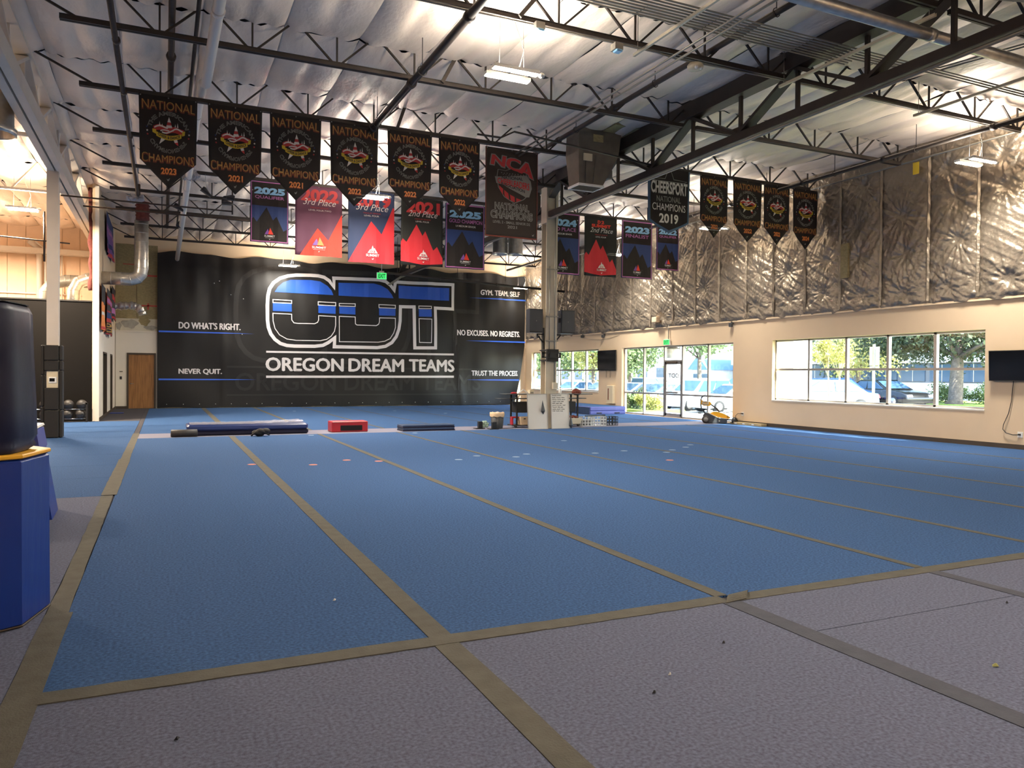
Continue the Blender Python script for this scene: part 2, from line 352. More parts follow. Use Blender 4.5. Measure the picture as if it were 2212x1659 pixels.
# windows -----------------------------------------------------------
GX = XW+.17
def win(name, y0, y1, z0, z1, mul, rails, sill=True):
    w_ = struct(name); e = .05
    def bar(n, a, b_, c, d): MB().box(GX-.045, GX+.045, a, b_, c, d).build(n, 'alu', w_)
    bar('frame', y0, y1, z0, z0+e); bar('frame', y0, y1, z1-e, z1); bar('frame', y0, y0+e, z0, z1); bar('frame', y1-e, y1, z0, z1)
    for m_ in mul: bar('mullion', m_-.035, m_+.035, z0, z1)
    cols = [y0]+list(mul)+[y1]
    for a, c in zip(cols, cols[1:]):
        rs = rails(a, c) if callable(rails) else rails
        for r in rs: bar('rail', a+.03, c-.03, r-.03, r+.03)
        zz = [z0]+list(rs)+[z1]
        for p, q in zip(zz, zz[1:]): MB().box(GX-.004, GX+.004, a+.03, c-.03, p+.03, q-.03).build('pane', 'glass', w_)
    if sill: MB().box(XW-.015, GX, y0-.01, y1+.01, z0-.03, z0+.004).build('sill', 'white', w_)
    return w_
w3 = win('window_3', 10.85, 17.27, .80, 2.57, [12.13, 13.42, 14.70, 15.99], [1.70])
DY0, DY1 = 21.74, 22.8
w2 = win('window_2', 18.98, 25.42, 0.0, 2.57, [20.35, DY0, DY1, 24.1], lambda a, c: [2.02] if abs(a-DY0) < .01 else [.82], sill=False)
w1 = win('window_1', 27.17, 33.5, .80, 2.57, [28.44, 29.7, 30.97, 32.2], [1.70])
d2 = struct('door_2'); tag(d2, 'glass entrance door with aluminium stiles and reversed dark lettering')
b = MB()
for a, c, p, q in ((DY0+.04, DY0+.12, .02, 1.99), (DY1-.12, DY1-.04, .02, 1.99), (DY0+.04, DY1-.04, .02, .14), (DY0+.04, DY1-.04, 1.9, 1.99), (DY0+.12, DY1-.12, .79, .85)): b.box(GX-.03, GX+.03, a, c, p, q)
b.build('door_frame', 'alu', d2)
MB().box(GX-.1, GX-.05, DY0+.2, DY1-.2, .86, .92).build('push_bar', 'alu', d2)
MB().tube([(GX-.05, DY1-.2, 1.0), (GX-.11, DY1-.2, 1.02), (GX-.11, DY1-.2, 1.28), (GX-.05, DY1-.2, 1.3)], .014, 6).build('pull_handle', 'bronze', d2)
MB().box(GX-.07, GX-.03, DY0+.3, DY1-.15, 1.93, 2.0).build('door_closer', 'bronze', d2)
v, f, asp = glyphs('ODT', .03)   # lettering meant to be read from outside, so it is mirrored from in here
MB().add([(GX-.03, DY0+.2+(x)*.62, 1.42+.16*z) for x, z in v], f).build('lettering', 'ink', d2)
# back wall ---------------------------------------------------------
wb = struct('wall_back'); YB = 34.2
MB().box(-12.2, 16.65, YB, YB+.3, -.2, 7.3).build('wall_shell', 'beige', wb)
for i in range(17):   # tilt-up wall of the left room, grooved
    x0 = -12+i*.6; MB().box(x0+.012, x0+.588, YB-.03, YB, 3.2, 7.1).build('concrete_panel', 'pinkbeige', wb)
MB().box(-12, -1.95, YB-.03, YB, 0, 3.19).build('lower_panel', 'pinkbeige', wb)
for x0, x1 in ((-1.76, -1.02), (-1.0, -.24)):
    for z0, z1 in ((3.62, 4.15), (4.17, 5.36), (5.38, 6.6)): MB().box(x0, x1, YB-.03, YB, z0, z1).build('board_panel', 'osb', wb)
for p in ((-1.74, -.26, 5.34, 5.40), (-1.74, -.26, 4.13, 4.18), (-1.05, -.97, 5.3, 6.6), (-1.5, -1.1, 5.78, 5.81), (-.62, -.56, 4.0, 4.25)): MB().box(p[0], p[1], YB-.036, YB-.03, p[2], p[3]).build('red_tape', 'redtape', wb)
for x0, x1, z0, z1, m_ in ((-1.76, -.24, 3.12, 3.62, 'gypsum'),): MB().box(x0, x1, YB-.03, YB, z0, z1).build('gypsum_band', m_, wb)
for c, r, m_ in (((-1.25, 3.4), (.3, .17), 'patch'), ((-.72, 3.5), (.2, .16), 'osb'), ((-.5, 3.26), (.24, .09), 'patch'), ((-1.65, 3.3), (.1, .15), 'patch')):
    MB().prism([(c[0]+r[0]*math.cos(t)*(1+.2*math.sin(3*t)), c[1]+r[1]*math.sin(t)*(1+.2*math.cos(5*t))) for t in np.linspace(0, 2*PI, 18, False)], YB-.04, YB-.03, 0).build('wall_patch', m_, wb)
MB().box(-1.76, -1.36, YB-.10, YB, 0, 3.10).build('lower_gypsum', 'white', wb)
MB().box(-.30, -.24, YB-.10, YB, 0, 3.10).build('lower_gypsum', 'white', wb)
MB().box(-1.36, -.30, YB-.10, YB, 2.24, 3.10).build('lower_gypsum', 'white', wb)
MB().box(-1.77, -.24, YB-.13, YB, 3.08, 3.13).build('ledge', 'white', wb)
baseboard('baseboard_back', -1.76, -1.36, YB-.115, YB-.1, 'bronze')
d1 = struct('door_1'); tag(d1, 'oak veneered door with dark frame beside the black backdrop')
MB().box(-1.29, -.37, YB-.10, YB-.055, .01, 2.17).build('door_leaf', 'wood', d1)
b = MB(); b.box(-1.36, -1.29, YB-.125, YB-.02, 0, 2.24); b.box(-.37, -.30, YB-.125, YB-.02, 0, 2.24); b.box(-1.29, -.37, YB-.125, YB-.02, 2.17, 2.24); b.build('door_frame', 'bronze', d1)
b = MB(); b.lathe((0, 0, 0), [(.001, 0), (.03, .0), (.03, .012), (.012, .015), (.012, .05), (.001, .05)], 10)
b.v = [(-1.22+p[0], YB-.10-p[2], 1.0+p[1]) for p in b.v]; b.tube([(-1.22, YB-.15, 1.0), (-1.10, YB-.15, 1.0)], .011, 6); b.build('lever_handle', 'chrome', d1)
# partition on the left and the black wall --------------------------
wl = struct('wall_left')
PX0, PX1 = -1.94, -1.78
b = MB(); cuts = [(27.6, 29.3), (31.2, 32.3)]; e = [25.8, 27.6, 29.3, 31.2, 32.3, 34.2]
for i in range(0, 6, 2): b.box(PX0, PX1, e[i], e[i+1], 0, 3.1)
for a, c in cuts: b.box(PX0, PX1, a, c, 2.12, 3.1)
b.build('lower_partition', 'white', wl)
MB().box(PX0, PX1, 25.8, 34.2, 3.1, 7.1).build('upper_partition', 'beige', wl)
MB().box(PX0+.07, PX1+.015, 25.74, 25.8, 0, 7.0).build('end_trim', 'white', wl)
for a, c in cuts:
    b = MB(); b.box(PX0-.01, PX1+.015, a, a+.06, 0, 2.12); b.box(PX0-.01, PX1+.015, c-.06, c, 0, 2.12); b.box(PX0-.01, PX1+.015, a, c, 2.06, 2.12); b.build('door_frame', 'bronze', wl)
    MB().box(PX0+.03, PX0+.08, a+.06, c-.06, 0, 2.06).build('door_leaf', 'black', wl)
b = MB(); P = [(-1.99+.015*math.sin(9*z), 25.86, z) for z in np.linspace(3.9, 6.95, 40)]
b.tube(P, [.055+.012*math.sin(5*p[2])+.01*math.sin(11*p[2]) for p in P], 8); b.build('insulation_batt', 'pinkfib', wl)
for i, (a, c) in enumerate(((25.8, 29), (29, 32), (32, 34))): MB().box(PX1, PX1+.012, a+.01 if i else a, c, 0, .09).build('base_strip', 'bronze', wl)
bw = tag(struct('wall_partition'), 'dark brown-black half-height wall behind the ball racks')
MB().box(-12, -1.96, 25.82, 25.95, 0, 3.55).build('wall_face', 'blackwall', bw)
MB().box(-12, -1.95, 25.8, 25.97, 3.55, 3.59).build('cap_board', 'black', bw)
wo = struct('wall_outer'); MB().box(-12.3, -12, -6, 34.5, -.2, 7.3).build('wall_shell', 'pinkbeige', wo)
wf = struct('wall_front'); MB().box(-12.3, 16.65, -6.3, -6, -.2, 7.3).build('wall_shell', 'beige', wf)
# ceiling -----------------------------------------------------------
ceil = struct('ceiling'); MB().box(-12.3, 16.65, -6.3, 34.5, 7.26, 7.5).build('roof_deck', 'greywall', ceil)
JY = [10.0+2.8*i-.02*0 for i in range(-5, 9)]
JY = [-4.05+2.8*i for i in range(14)]; JY = [round(y, 2) for y in JY]   # -4.05 ... 12.75, 15.55, 18.35, 21.15, 23.95 ... 32.35
PW = 1.22
def foil_panel(L, seed, far=False):
    r = np.random.default_rng(seed); nx, ny = 21, 40; u, v = np.meshgrid(np.linspace(0, 1, nx), np.linspace(0, 1, ny))
    sag = -.10*np.sin(np.pi*u)**.6*(.55+.45*np.sin(np.pi*v)**.4) - .03*np.sin(np.pi*v)
    gath = .022*np.exp(-np.minimum(v, 1-v)/.10)*np.sin(u*r.uniform(18, 30)+r.uniform(0, 6))
    cr = sum(.006*np.sin(u*r.uniform(4, 12)+v*r.uniform(-14, 14)+r.uniform(0, 6)) for _ in range(5))
    half = .06*np.exp(-((u-.5)/.10)**2)*(.5+.5*np.sin(np.pi*v))
    z = 7.10+sag+gath+cr+half
    V = np.stack([u*PW, v*L, z], -1).reshape(-1, 3)
    F = [(j*nx+i, (j+1)*nx+i, (j+1)*nx+i+1, j*nx+i+1) for j in range(ny-1) for i in range(nx-1)]
    me = bpy.data.meshes.new('insulation_panel'); me.from_pydata(V.tolist(), [], F); me.materials.append(M['foilc']); me.polygons.foreach_set('use_smooth', [True]*len(F)); me.update(); return me
PV = [foil_panel(2.8, i) for i in range(9)]; PE = foil_panel(2.0, 55)
for j, y0 in enumerate([-6.05-.8]+JY):
    if y0 < 5: continue
    for i in range(23):
        x0 = 16.4-(i+1)*PW
        if x0 < -2.2 and y0 < 7: continue
        o = link_mesh('insulation_panel', PE if y0 > 32 else PV[int(rng.integers(0, 9))], ceil, (x0, y0+.02, rng.uniform(-.006, .006)))
MB().box(-12, 16.4, -6, 4.3, 7.02, 7.06).build('insulation_far', 'foilc', ceil)
# ------------------------------------------------------------------ roof steel
W10 = ['first', 'second', 'third', 'fourth', 'fifth', 'sixth', 'seventh', 'eighth', 'ninth', 'tenth', 'eleventh']
def joist(x0, x1, n0, left_tail, right_tail):
    root = thing('roof_joist', 'x', 'joist', (0, 0, 0), 'open-web roof joists')
    ZB = 6.6
    b = MB(); b.box(x0, x1, -.05, -.012, ZB-.03, ZB+.035); b.box(x0, x1, .012, .05, ZB-.03, ZB+.035); b.box(x0, x1, -.06, .06, ZB+.03, ZB+.042); b.build('bottom_chord', 'steel', root)
    xt0 = x0-.85 if left_tail else x0; xt1 = x1+.3 if right_tail else x1
    b = MB(); b.box(xt0, xt1, -.06, -.01, 7.14, 7.2); b.box(xt0, xt1, .01, .06, 7.14, 7.2); b.build('top_chord', 'steel', root)
    x = n0
    while x < x1+.01:
        MB().bar((x, 0, ZB), (x, 0, 7.16), .028, .028).build('web_vertical', 'steel', root)
        for s in (-1, 1):
            if x0-.5 < x+s*.62 < x1+.6: MB().bar((x+s*.05, 0, ZB+.02), (x+s*.62, 0, 7.16), .03, .034, up=(0, 1, 0)).build('web_diagonal', 'steel', root)
        x += 1.335
    if left_tail: MB().bar((x0+.25, 0, ZB+.02), (xt0, 0, 7.14), .035, .035, up=(0, 1, 0)).build('web_diagonal', 'steel', root)
    return root
JL = joist(-1.38, 9.62, -.07, True, False); JR = joist(9.95, 16.0, 10.6, False, True)
ROWS = {7.15: 'three rows in front of the first banner row', 9.95: 'two rows in front of the first banner row', 12.75: 'one row in front of the first banner row', 15.55: 'carrying the first row of hanging banners',
        18.35: 'next behind the first banner row', 21.15: 'carrying the second row of hanging banners', 23.95: 'first behind the second banner row', 26.75: 'second behind the second banner row', 29.55: 'third behind the second banner row', 32.35: 'closest to the black backdrop'}
first = True
for y, tx in ROWS.items():
    for base, side in ((JL, 'left of the girder'), (JR, 'right of the girder')):
        o = base if first else copy_tree(base); o.location = (0, y, 0)
        o['label'] = 'dark joist, %s, %s' % (tx, side)
    first = False
def girder(name, label, X, m, zb, zt, wb_, hb, ht, nodes, y0, y1, two=False):
    g = thing(name, label, 'girder', (X, (y0+y1)/2, zb))
    b = MB()
    if two:
        b.box(X-wb_/2, X-.02, y0, y1, zb, zb+hb); b.box(X+.02, X+wb_/2, y0, y1, zb, zb+hb)
    else: b.box(X-wb_/2, X+wb_/2, y0, y1, zb, zb+.02); b.box(X-wb_/2, X-wb_/2+.02, y0, y1, zb+.02, zb+hb); b.box(X-.03, X+.03, y0, y1, zb+.02, zb+hb); b.box(X-wb_/2, X+wb_/2, y0, y1, zb+hb, zb+hb+.015)
    b.build('bottom_chord', m, g)
    b = MB(); b.box(X-.14, X+.14, y0, y1, zt-.02, zt); b.box(X-.10, X+.10, y0, y1, zt-ht, zt-.02); b.box(X-.14, X+.14, y0, y1, zt-ht-.02, zt-ht); b.build('top_chord', m, g)
    for i in range(len(nodes)-1):
        (a, ta), (c, tc) = nodes[i], nodes[i+1]; za = zt-ht if ta else zb+hb; zc = zt-ht if tc else zb+hb
        MB().bar((X-.05, a, za), (X-.05, c, zc), .06, .10, up=(1, 0, 0)).bar((X+.05, a, za), (X+.05, c, zc), .06, .10, up=(1, 0, 0)).build('web_diagonal', m, g)
    for a, t in nodes:
        MB().bar((X, a, zb+hb), (X, a, zt-ht), .06, .06).build('web_vertical', m, g)
        if not t: MB().box(X-.012, X+.012, a-.22, a+.22, zb+hb-.02, zb+hb+.16).build('gusset', m, g)
    return g
nodes = []
y = 1.35
while y < 34: nodes += [(y+.0, True), (y+1.4, False)]; y += 2.8
nodes = [(min(a, 34), t) for a, t in nodes]
girder('steel_girder', 'dark steel girder running to the grey column under the ceiling', 9.75, 'steel', 5.86, 7.06, .22, .13, .34, nodes, -6, 34.1)
MB().tube([(9.66, 3, 5.80), (9.66, 33, 5.80)], .026, 7).tube([(9.72, 3, 5.81), (9.72, 33, 5.81)], .014, 6).build('conduit_under_girder', 'conduit', bpy.data.objects['steel_girder'])
girder('steel_girder', 'white painted steel girder on the padded white column', -2.2, 'steelw', 5.93, 7.08, .30, .30, .22, nodes, -6, 34.1, True)
# columns
c = thing('steel_column', 'grey steel column between the whiteboards, carrying the dark girder', 'column', (9.78, 18.9, 0))
b = MB(); b.box(9.61, 9.95, 18.74, 18.77, 0, 5.84); b.box(9.61, 9.95, 19.03, 19.06, 0, 5.84); b.box(9.765, 9.795, 18.77, 19.03, 0, 6.7); b.box(9.6, 9.96, 18.73, 19.07, 5.7, 6.7); b.build('shaft', 'colgrey', c)
MB().tube([(9.86, 18.7, 1.2), (9.86, 18.7, 6.5)], .018, 6).tube([(9.70, 18.71, 1.9), (9.70, 18.71, 4.5)], .012, 6).build('conduit', 'conduit', c)
for z in (2.42, 3.1, 4.4): MB().box(9.6, 9.97, 18.69, 18.74, z, z+.03).build('conduit_strap', 'conduit', c)
MB().bbox(9.80, 9.94, 18.64, 18.74, 1.08, 1.28, .012).build('outlet_box', 'colgrey', c)
MB().box(9.56, 10.0, 18.69, 19.11, 0, .03).build('base_plate', 'colgrey', c)
c = thing('steel_column', 'cream steel column with black padding, carrying the white girder', 'column', (-2.25, 19.7, 0))
b = MB(); b.box(-2.37, -2.14, 19.62, 19.85, 0, 5.95); b.box(-2.37, -2.14, 19.62, 19.85, 5.95, 6.9); b.build('shaft', 'steelw', c)
def pads(x0, x1, y, segs):
    for z0, z1 in segs: MB().bbox(x0, x1, y-.06, y, z0+.004, z1-.004, .018).build('column_pad', 'black', c)
pads(-2.41, -2.13, 19.62, [(0, .62), (.62, 1.12), (1.49, 1.72), (1.72, 2.07)])
for z0, z1 in ((0, .62), (.62, 1.5), (1.5, 1.72), (1.72, 2.07)): MB().bbox(-2.13, -2.06, 19.58, 19.88, z0+.004, z1-.004, .018).build('column_pad', 'black', c)
for z0, z1 in ((0, .7), (.7, 1.4), (1.4, 2.07)): MB().bbox(-2.48, -2.41, 19.6, 19.88, z0+.004, z1-.004, .018).build('column_pad', 'black', c)
b = MB(); b.bbox(-2.33, -2.17, 19.585, 19.62, 1.22, 1.36, .01); th = tag(b.build('thermostat', 'whitep', None, (-2.25, 19.6, 1.22)), 'white thermostat on the padded cream column', 'thermostat')
MB().box(-2.31, -2.21, 19.58, 19.586, 1.26, 1.33).build('display', 'screen', th)
th2 = MB().box(-2.36, -2.15, 19.60, 19.625, 1.12, 1.49).build('cover_plate', 'cream', c)
# pipes -------------------------------------------------------------
def pipe(name, label, cat, pts, r, m, n=8, rings=(), rr=1.35, group=None, extra=None):
    ctr = pts[0]; t = thing(name, label, cat, ctr, group)
    MB().tube(pts, r, n).build('pipe_run', m, t)
    for p in rings:
        a = Vector(p[0]); d = Vector(p[1]).normalized()*.05; MB().tube([a-d, a+d], r*rr, n).build('coupling', m, t)
    if extra: extra(t)
    return t
def hangers(X, z, ys, r):
    def f(t):
        for y in ys: MB().tube([(X, y, z+r), (X, y, 7.1)], .008, 5).tube([(X+r*1.3*math.cos(a), y, z+r*1.3*math.sin(a)) for a in np.linspace(0, 2*PI, 11)], .008, 5).build('hanger', 'steel', t)
    return f
Y_ = (0, 1, 0)
pipe('sprinkler_pipe', 'dark sprinkler main crossing above the fourth pennant', 'pipe', [(3.84, 1.5, 6.46), (3.84, 15.6, 6.46)], .062, 'steel', 10, [((3.84, 9.9, 6.46), Y_), ((3.84, 12.6, 6.46), Y_), ((3.84, 15.2, 6.46), Y_)], extra=hangers(3.84, 6.46, [6.5, 9.2, 12.0, 14.9], .062))
pipe('sprinkler_pipe', 'dark sprinkler main just left of the dark girder', 'pipe', [(8.08, 2, 6.78), (8.06, 18, 6.78)], .05, 'steel', 10, [((8.07, 9.3, 6.78), Y_), ((8.07, 12.9, 6.78), Y_), ((8.07, 15.2, 6.78), Y_)], extra=hangers(8.07, 6.78, [8.5, 11.5, 14.4], .05))
pipe('sprinkler_pipe', 'dark sprinkler pipe running beside the foil wall', 'pipe', [(14.82, 3, 6.44), (14.82, 33, 6.44)], .05, 'steel', 10, [((14.82, y, 6.44), Y_) for y in (9.7, 12.2, 14.6, 17.3, 20)], extra=hangers(14.82, 6.44, [8.8, 11.4, 13.6, 15.9, 19], .05))
pipe('sprinkler_pipe', 'thin brown pipe running away under the left ends of the joists', 'pipe', [(-.66, 3, 6.47), (-.68, 24.6, 6.44), (-.68, 24.9, 6.5), (-.68, 25, 7.0)], .042, 'brownpipe', 8, [((-.66, y, 6.46), Y_) for y in (9.6, 12.9, 15.2, 18)])
pipe('sprinkler_pipe', 'dark vertical-looking pipe above the chords at the white pipe', 'pipe', [(.10, 3, 6.84), (.10, 31, 6.84)], .05, 'brownpipe', 8, [((.10, 14.2, 6.84), Y_), ((.10, 19, 6.84), Y_)], 1.6)
pipe('bridging_bar', 'dark bridging bar crossing the joists right of the white pipe', 'bar', [(.47, 6, 6.92), (.43, 31, 6.92)], .032, 'steel', 4)
pipe('vent_pipe', 'long white plastic pipe hanging below the joists', 'pipe', [(.68, 4, 6.35), (.64, 13.4, 6.35), (.64, 14.0, 6.40), (.63, 14.9, 6.72), (.62, 16.2, 6.76), (.60, 17.6, 6.76), (.58, 19.2, 6.5), (.56, 20.4, 6.44), (.53, 23.0, 6.30), (.47, 33.3, 6.0)], .08, 'pvc', 12, [((.655, 11, 6.35), Y_), ((.61, 17, 6.76), Y_), ((.54, 22, 6.355), Y_)], 1.12, extra=lambda t: [MB().tube([(x, y, z), (x, y, 7.0)], .006, 5).build('hanger', 'conduit', t) for x, y, z in ((.66, 9.7, 6.4), (.61, 17, 6.8), (.53, 23.7, 6.3), (.5, 29.4, 6.15))])
for i, (dx, z) in enumerate(((0, 6.42), (.09, 6.38))):
    pipe('conduit', 'grey conduit, %s of the close pair crossing to the square duct' % ('left' if i == 0 else 'right'), 'conduit', [(7.12+dx, 3, z), (7.12+dx, 18.2, z)], .018, 'conduit', 6)
for i in range(8):
    yy_ = 8.42+.072*i
    pipe('conduit', 'grey conduit in the overhead bundle, %s from the front' % W10[i], 'conduit', [(2, yy_, 6.505), (9.9, yy_, 6.505)] + ([(16.3, yy_, 6.505)] if i < 3 else [(10.6, yy_, 6.52), (11.2+.1*i, yy_-.2, 6.56), (11.6+.1*i, yy_-1.6, 6.56), (11.7+.1*i, 3, 6.56)] if i < 5 else []), 0.013, 'conduit', 6, group='overhead conduit bundle')
for i, (X, nm) in enumerate(((6.62, 'left of the dark girder'), (9.58, 'under the dark girder'), (12.92, 'right of the dark girder'))):
    b = MB(); b.box(X-.02, X+.02, 7.1, 10.0, 6.44, 6.448); b.box(X-.02, X-.015, 7.1, 10.0, 6.448, 6.485); b.box(X+.015, X+.02, 7.1, 10.0, 6.448, 6.485)
    t = tag(b.build('strut_channel', 'cream' if i else 'conduit', None, (X, 8.5, 6.44)), 'slotted strut channel holding the conduit bundle, %s' % nm, 'channel')
    for y in (7.2, 9.9): MB().tube([(X, y, 6.48), (X, y, 7.1)], .006, 5).build('threaded_rod', 'conduit', t)
pipe('conduit', 'pair-side conduit along the two-rows-forward joist with sensors', 'conduit', [(-1, 9.86, 6.52), (6.9, 9.86, 6.52), (7.3, 9.86, 6.48), (9.5, 9.86, 6.52), (15.9, 9.86, 6.52)], .014, 'conduit', 6)
pipe('round_duct', 'large dull round pipe across the top right corner', 'duct', [(6.2, 7.28, 6.3), (16.3, 7.38, 6.3)], .085, 'galv', 12, [((9.75, 7.3, 6.3), (1, 0, 0)), ((12, 7.33, 6.3), (1, 0, 0))], 1.06)
pipe('brown_pipe', 'thin rusty pipe with a drop end left of the lowest banner row', 'pipe', [(-2.35, 22, 5.88), (1.68, 22, 5.86)], .022, 'brownpipe', 6, extra=lambda t: MB().tube([(1.68, 22, 6.5), (1.68, 22, 5.78)], .022, 6).build('drop', 'brownpipe', t))
pipe('brown_pipe', 'thin dark pipe crossing the tall round duct, upper of the two', 'pipe', [(-2.2, 24.2, 6.08), (3.3, 24.2, 6.05)], .025, 'brownpipe', 6)
pipe('sprinkler_pipe', 'black pipe with a green exit sign in front of the backdrop', 'pipe', [(8.2, 30, 5.54), (16.3, 30, 5.22)], .05, 'steel', 8, [((10.4, 30, 5.45), (1, 0, 0)), ((13, 30, 5.35), (1, 0, 0))], extra=lambda t: [MB().tube([(x, 30, 5.5), (x, 30, 7.1)], .01, 5).build('hanger', 'steel', t) for x in (8.6, 11.2, 13.4)])
pipe('brown_pipe', 'thin cranked dark pipe in front of the square duct', 'pipe', [(5.6, 13.95, 6.22), (6.1, 13.95, 6.22), (6.4, 13.95, 6.38), (9.7, 13.95, 6.12)], .02, 'steel', 6)
pipe('brown_pipe', 'dark pipe in the left room in front of the tall wall', 'pipe', [(-6, 24, 5.15), (-2.35, 24, 4.98)], .02, 'brownpipe', 6, extra=lambda t: MB().tube([(-2.95, 24, 5.8), (-2.95, 24, 4.45)], .028, 6).build('drop', 'brownpipe', t))
for a, c, yy_ in (((4.68, 7.1), (4.42, 6.6), 12.75), ((4.58, 7.1), (4.41, 6.6), 15.55), ((5.0, 7.1), (4.6, 6.6), 9.95)):
    tag(MB().bar((a[0], yy_-.07, a[1]), (c[0], yy_-.07, c[1]), .06, .05, up=(0, 1, 0)).build('sway_brace', 'steel', None, (c[0], yy_-.07, c[1])), 'short steel sway brace beside the sprinkler main, joist row at %s' % {12.75: 'middle', 15.55: 'the pennants', 9.95: 'the front'}[yy_], 'brace')
tag(MB().bar((9.1, 33.2, 5.45), (10.4, 33.2, 6.35), .06, .05, up=(0, 1, 0)).bar((9.2, 33.3, 5.45), (10.5, 33.3, 6.35), .03, .03, up=(0, 1, 0)).build('diagonal_brace', 'conduit', None, (9.1, 33.2, 5.45)), 'diagonal steel brace in front of the backdrop logo', 'brace')
for i, (x, z) in enumerate(((4.88, 6.46), (6.2, 6.41))):
    s_ = thing('motion_sensor', 'pale blue-lensed sensor on the joist, %s the hanging light' % ('left above' if i == 0 else 'right of'), 'sensor', (x, 9.84, z))
    MB().box(x-.07, x+.07, 9.76, 9.9, z-.02, z+.08).build('housing', 'conduit', s_); MB().bbox(x-.055, x+.055, 9.74, 9.86, z-.055, z-.02, .01).build('lens', 'skyprint', s_)
s_ = thing('emergency_light', 'round pale twin-lens fitting under the joist by the conduits', 'light', (7.68, 9.85, 6.36))
MB().lathe((7.68, 9.85, 6.36), [(.02, 0), (.12, .02), (.13, .07), (.11, .1), (.05, .12)], 14).build('housing', 'cream', s_); MB().ball((7.63, 9.76, 6.375), .03, 8, 5).ball((7.72, 9.76, 6.375), .03, 8, 5).build('lens', 'whitep', s_)
# ducts -------------------------------------------------------------
def elbow_duct(name, label, pts, r, m='galv', seam=.28):
    t = thing(name, label, 'duct', pts[0]); MB().tube(pts, r, 18).build('duct_run', m, t)
    for a, c in zip(pts, pts[1:]):
        A, C_ = Vector(a), Vector(c); L = (C_-A).length; d = (C_-A).normalized()
        for k in range(int(L/seam)+1):
            p = A+d*(k*seam); MB().tube([p-d*.008, p+d*.008], r*1.025, 18).build('seam_ring', m, t)
    return t
elbow_duct('round_duct', 'large silver elbow duct rising from the partition', [(-1.8, 27, 4.42), (-.98, 27, 4.42), (-.80, 27, 4.47), (-.69, 27, 4.60), (-.66, 27, 4.78), (-.66, 27, 6.3)], .205)
elbow_duct('round_duct', 'silver duct bending down behind the black wall, right one', [(-1.95, 29.5, 4.62), (-2.35, 29.5, 4.62), (-2.62, 29.5, 4.5), (-2.76, 29.5, 4.2), (-2.8, 29.5, 2.6)], .21)
elbow_duct('round_duct', 'dull grey duct bending down behind the black wall, left one', [(-1.95, 31.5, 4.72), (-3.2, 31.5, 4.72), (-3.6, 31.5, 4.62), (-3.85, 31.5, 4.3), (-3.9, 31.5, 2.6)], .22, 'conduit')
t = thing('flex_duct', 'crumpled silver flexible duct drooping from the partition', 'duct', (-1.78, 33, 4.0))
P = [(-1.78, 33, 4.0), (-1.45, 33, 4.02), (-1.15, 33, 4.05), (-.95, 33, 4.0), (-.8, 33, 3.86), (-.74, 33, 3.66)]
P2 = []
for a, c in zip(P, P[1:]): P2 += [tuple(a[k]+(c[k]-a[k])*q/5 for k in range(3)) for q in range(5)]
MB().tube(P2, [.15+.022*math.sin(2.1*i)+.012*math.sin(5.3*i) for i in range(len(P2))], 14).build('duct_run', 'galv', t)
t = thing('square_duct', 'dull square duct hanging from the ceiling left of the girder', 'duct', (8.75, 15.1, 5.75))
MB().loft([[(8.44, 14.9, 5.8), (9.06, 14.9, 5.8), (9.06, 15.36, 5.8), (8.44, 15.36, 5.8)], [(8.38, 14.82, 6.5), (9.42, 14.82, 6.5), (9.42, 15.42, 6.5), (8.38, 15.42, 6.5)], [(8.40, 14.82, 7.1), (9.5, 14.82, 7.1), (9.5, 15.42, 7.1), (8.40, 15.42, 7.1)]]).build('duct_body', 'hvac', t)
b = MB(); b.box(8.42, 9.08, 14.88, 14.905, 5.75, 5.8); b.box(8.42, 9.08, 15.36, 15.385, 5.75, 5.8); b.box(8.42, 8.445, 14.905, 15.36, 5.75, 5.8); b.box(9.055, 9.08, 14.905, 15.36, 5.75, 5.8); b.build('grille_frame', 'whitep', t)
MB().box(8.445, 9.055, 14.905, 15.36, 5.77, 5.79).build('grille_face', 'black', t)
for k in range(6): MB().box(8.45, 9.05, 14.93+.072*k, 14.945+.072*k, 5.755, 5.775).build('grille_slat', 'hvac', t)
for a, c, z in ((8.5, 8.72, 6.45), (8.75, 9.0, 6.9)): MB().box(a, c, 14.80, 14.825, z-.16, z).build('patch_plate', 'osb' if z > 6.6 else 'cream', t)
MB().bar((8.78, 14.86, 5.82), (8.82, 14.81, 6.45), .012, .03).build('standing_seam', 'hvac', t); MB().bar((8.6, 14.87, 5.82), (8.58, 14.815, 6.48), .012, .03).build('standing_seam', 'hvac', t)
b = MB(); b.lathe((9.22, 15.0, 5.98), [(.02, 0), (.13, .02), (.13, .2), (.1, .24), (.1, .46)], 14); b.build('damper_box', 'hvac', t)
tag(MB().box(9.0, 9.7, 14.3, 15.5, 7.0, 7.04).build('plywood_patch', 'osb', None, (9.3, 15, 7.0)), 'raw plywood patch in the ceiling beside the square duct', 'board')
for i, (X, yv) in enumerate(((10.42, 23.8), (10.95, 23.7))):
    t = thing('duct_outlet', 'shiny round metal duct outlet below the red-lettered banner, %s one' % ('left' if i == 0 else 'right'), 'duct', (X, yv, 5.58), 'round duct outlets')
    MB().lathe((X, yv, 5.58), [(.25, 0), (.27, 0), (.27, .06), (.25, .07), (.25, 1.4), (.23, 1.4), (.23, .02), (.25, 0)], 18, caps=False).build('duct_body', 'galv', t); MB().lathe((X, yv, 5.72), [(.001, 0), (.23, 0)], 18, caps=False).build('damper', 'black', t)
t = thing('duct_outlet', 'big open-ended round duct at the upper left corner', 'duct', (-2.75, 15.6, 5.55))
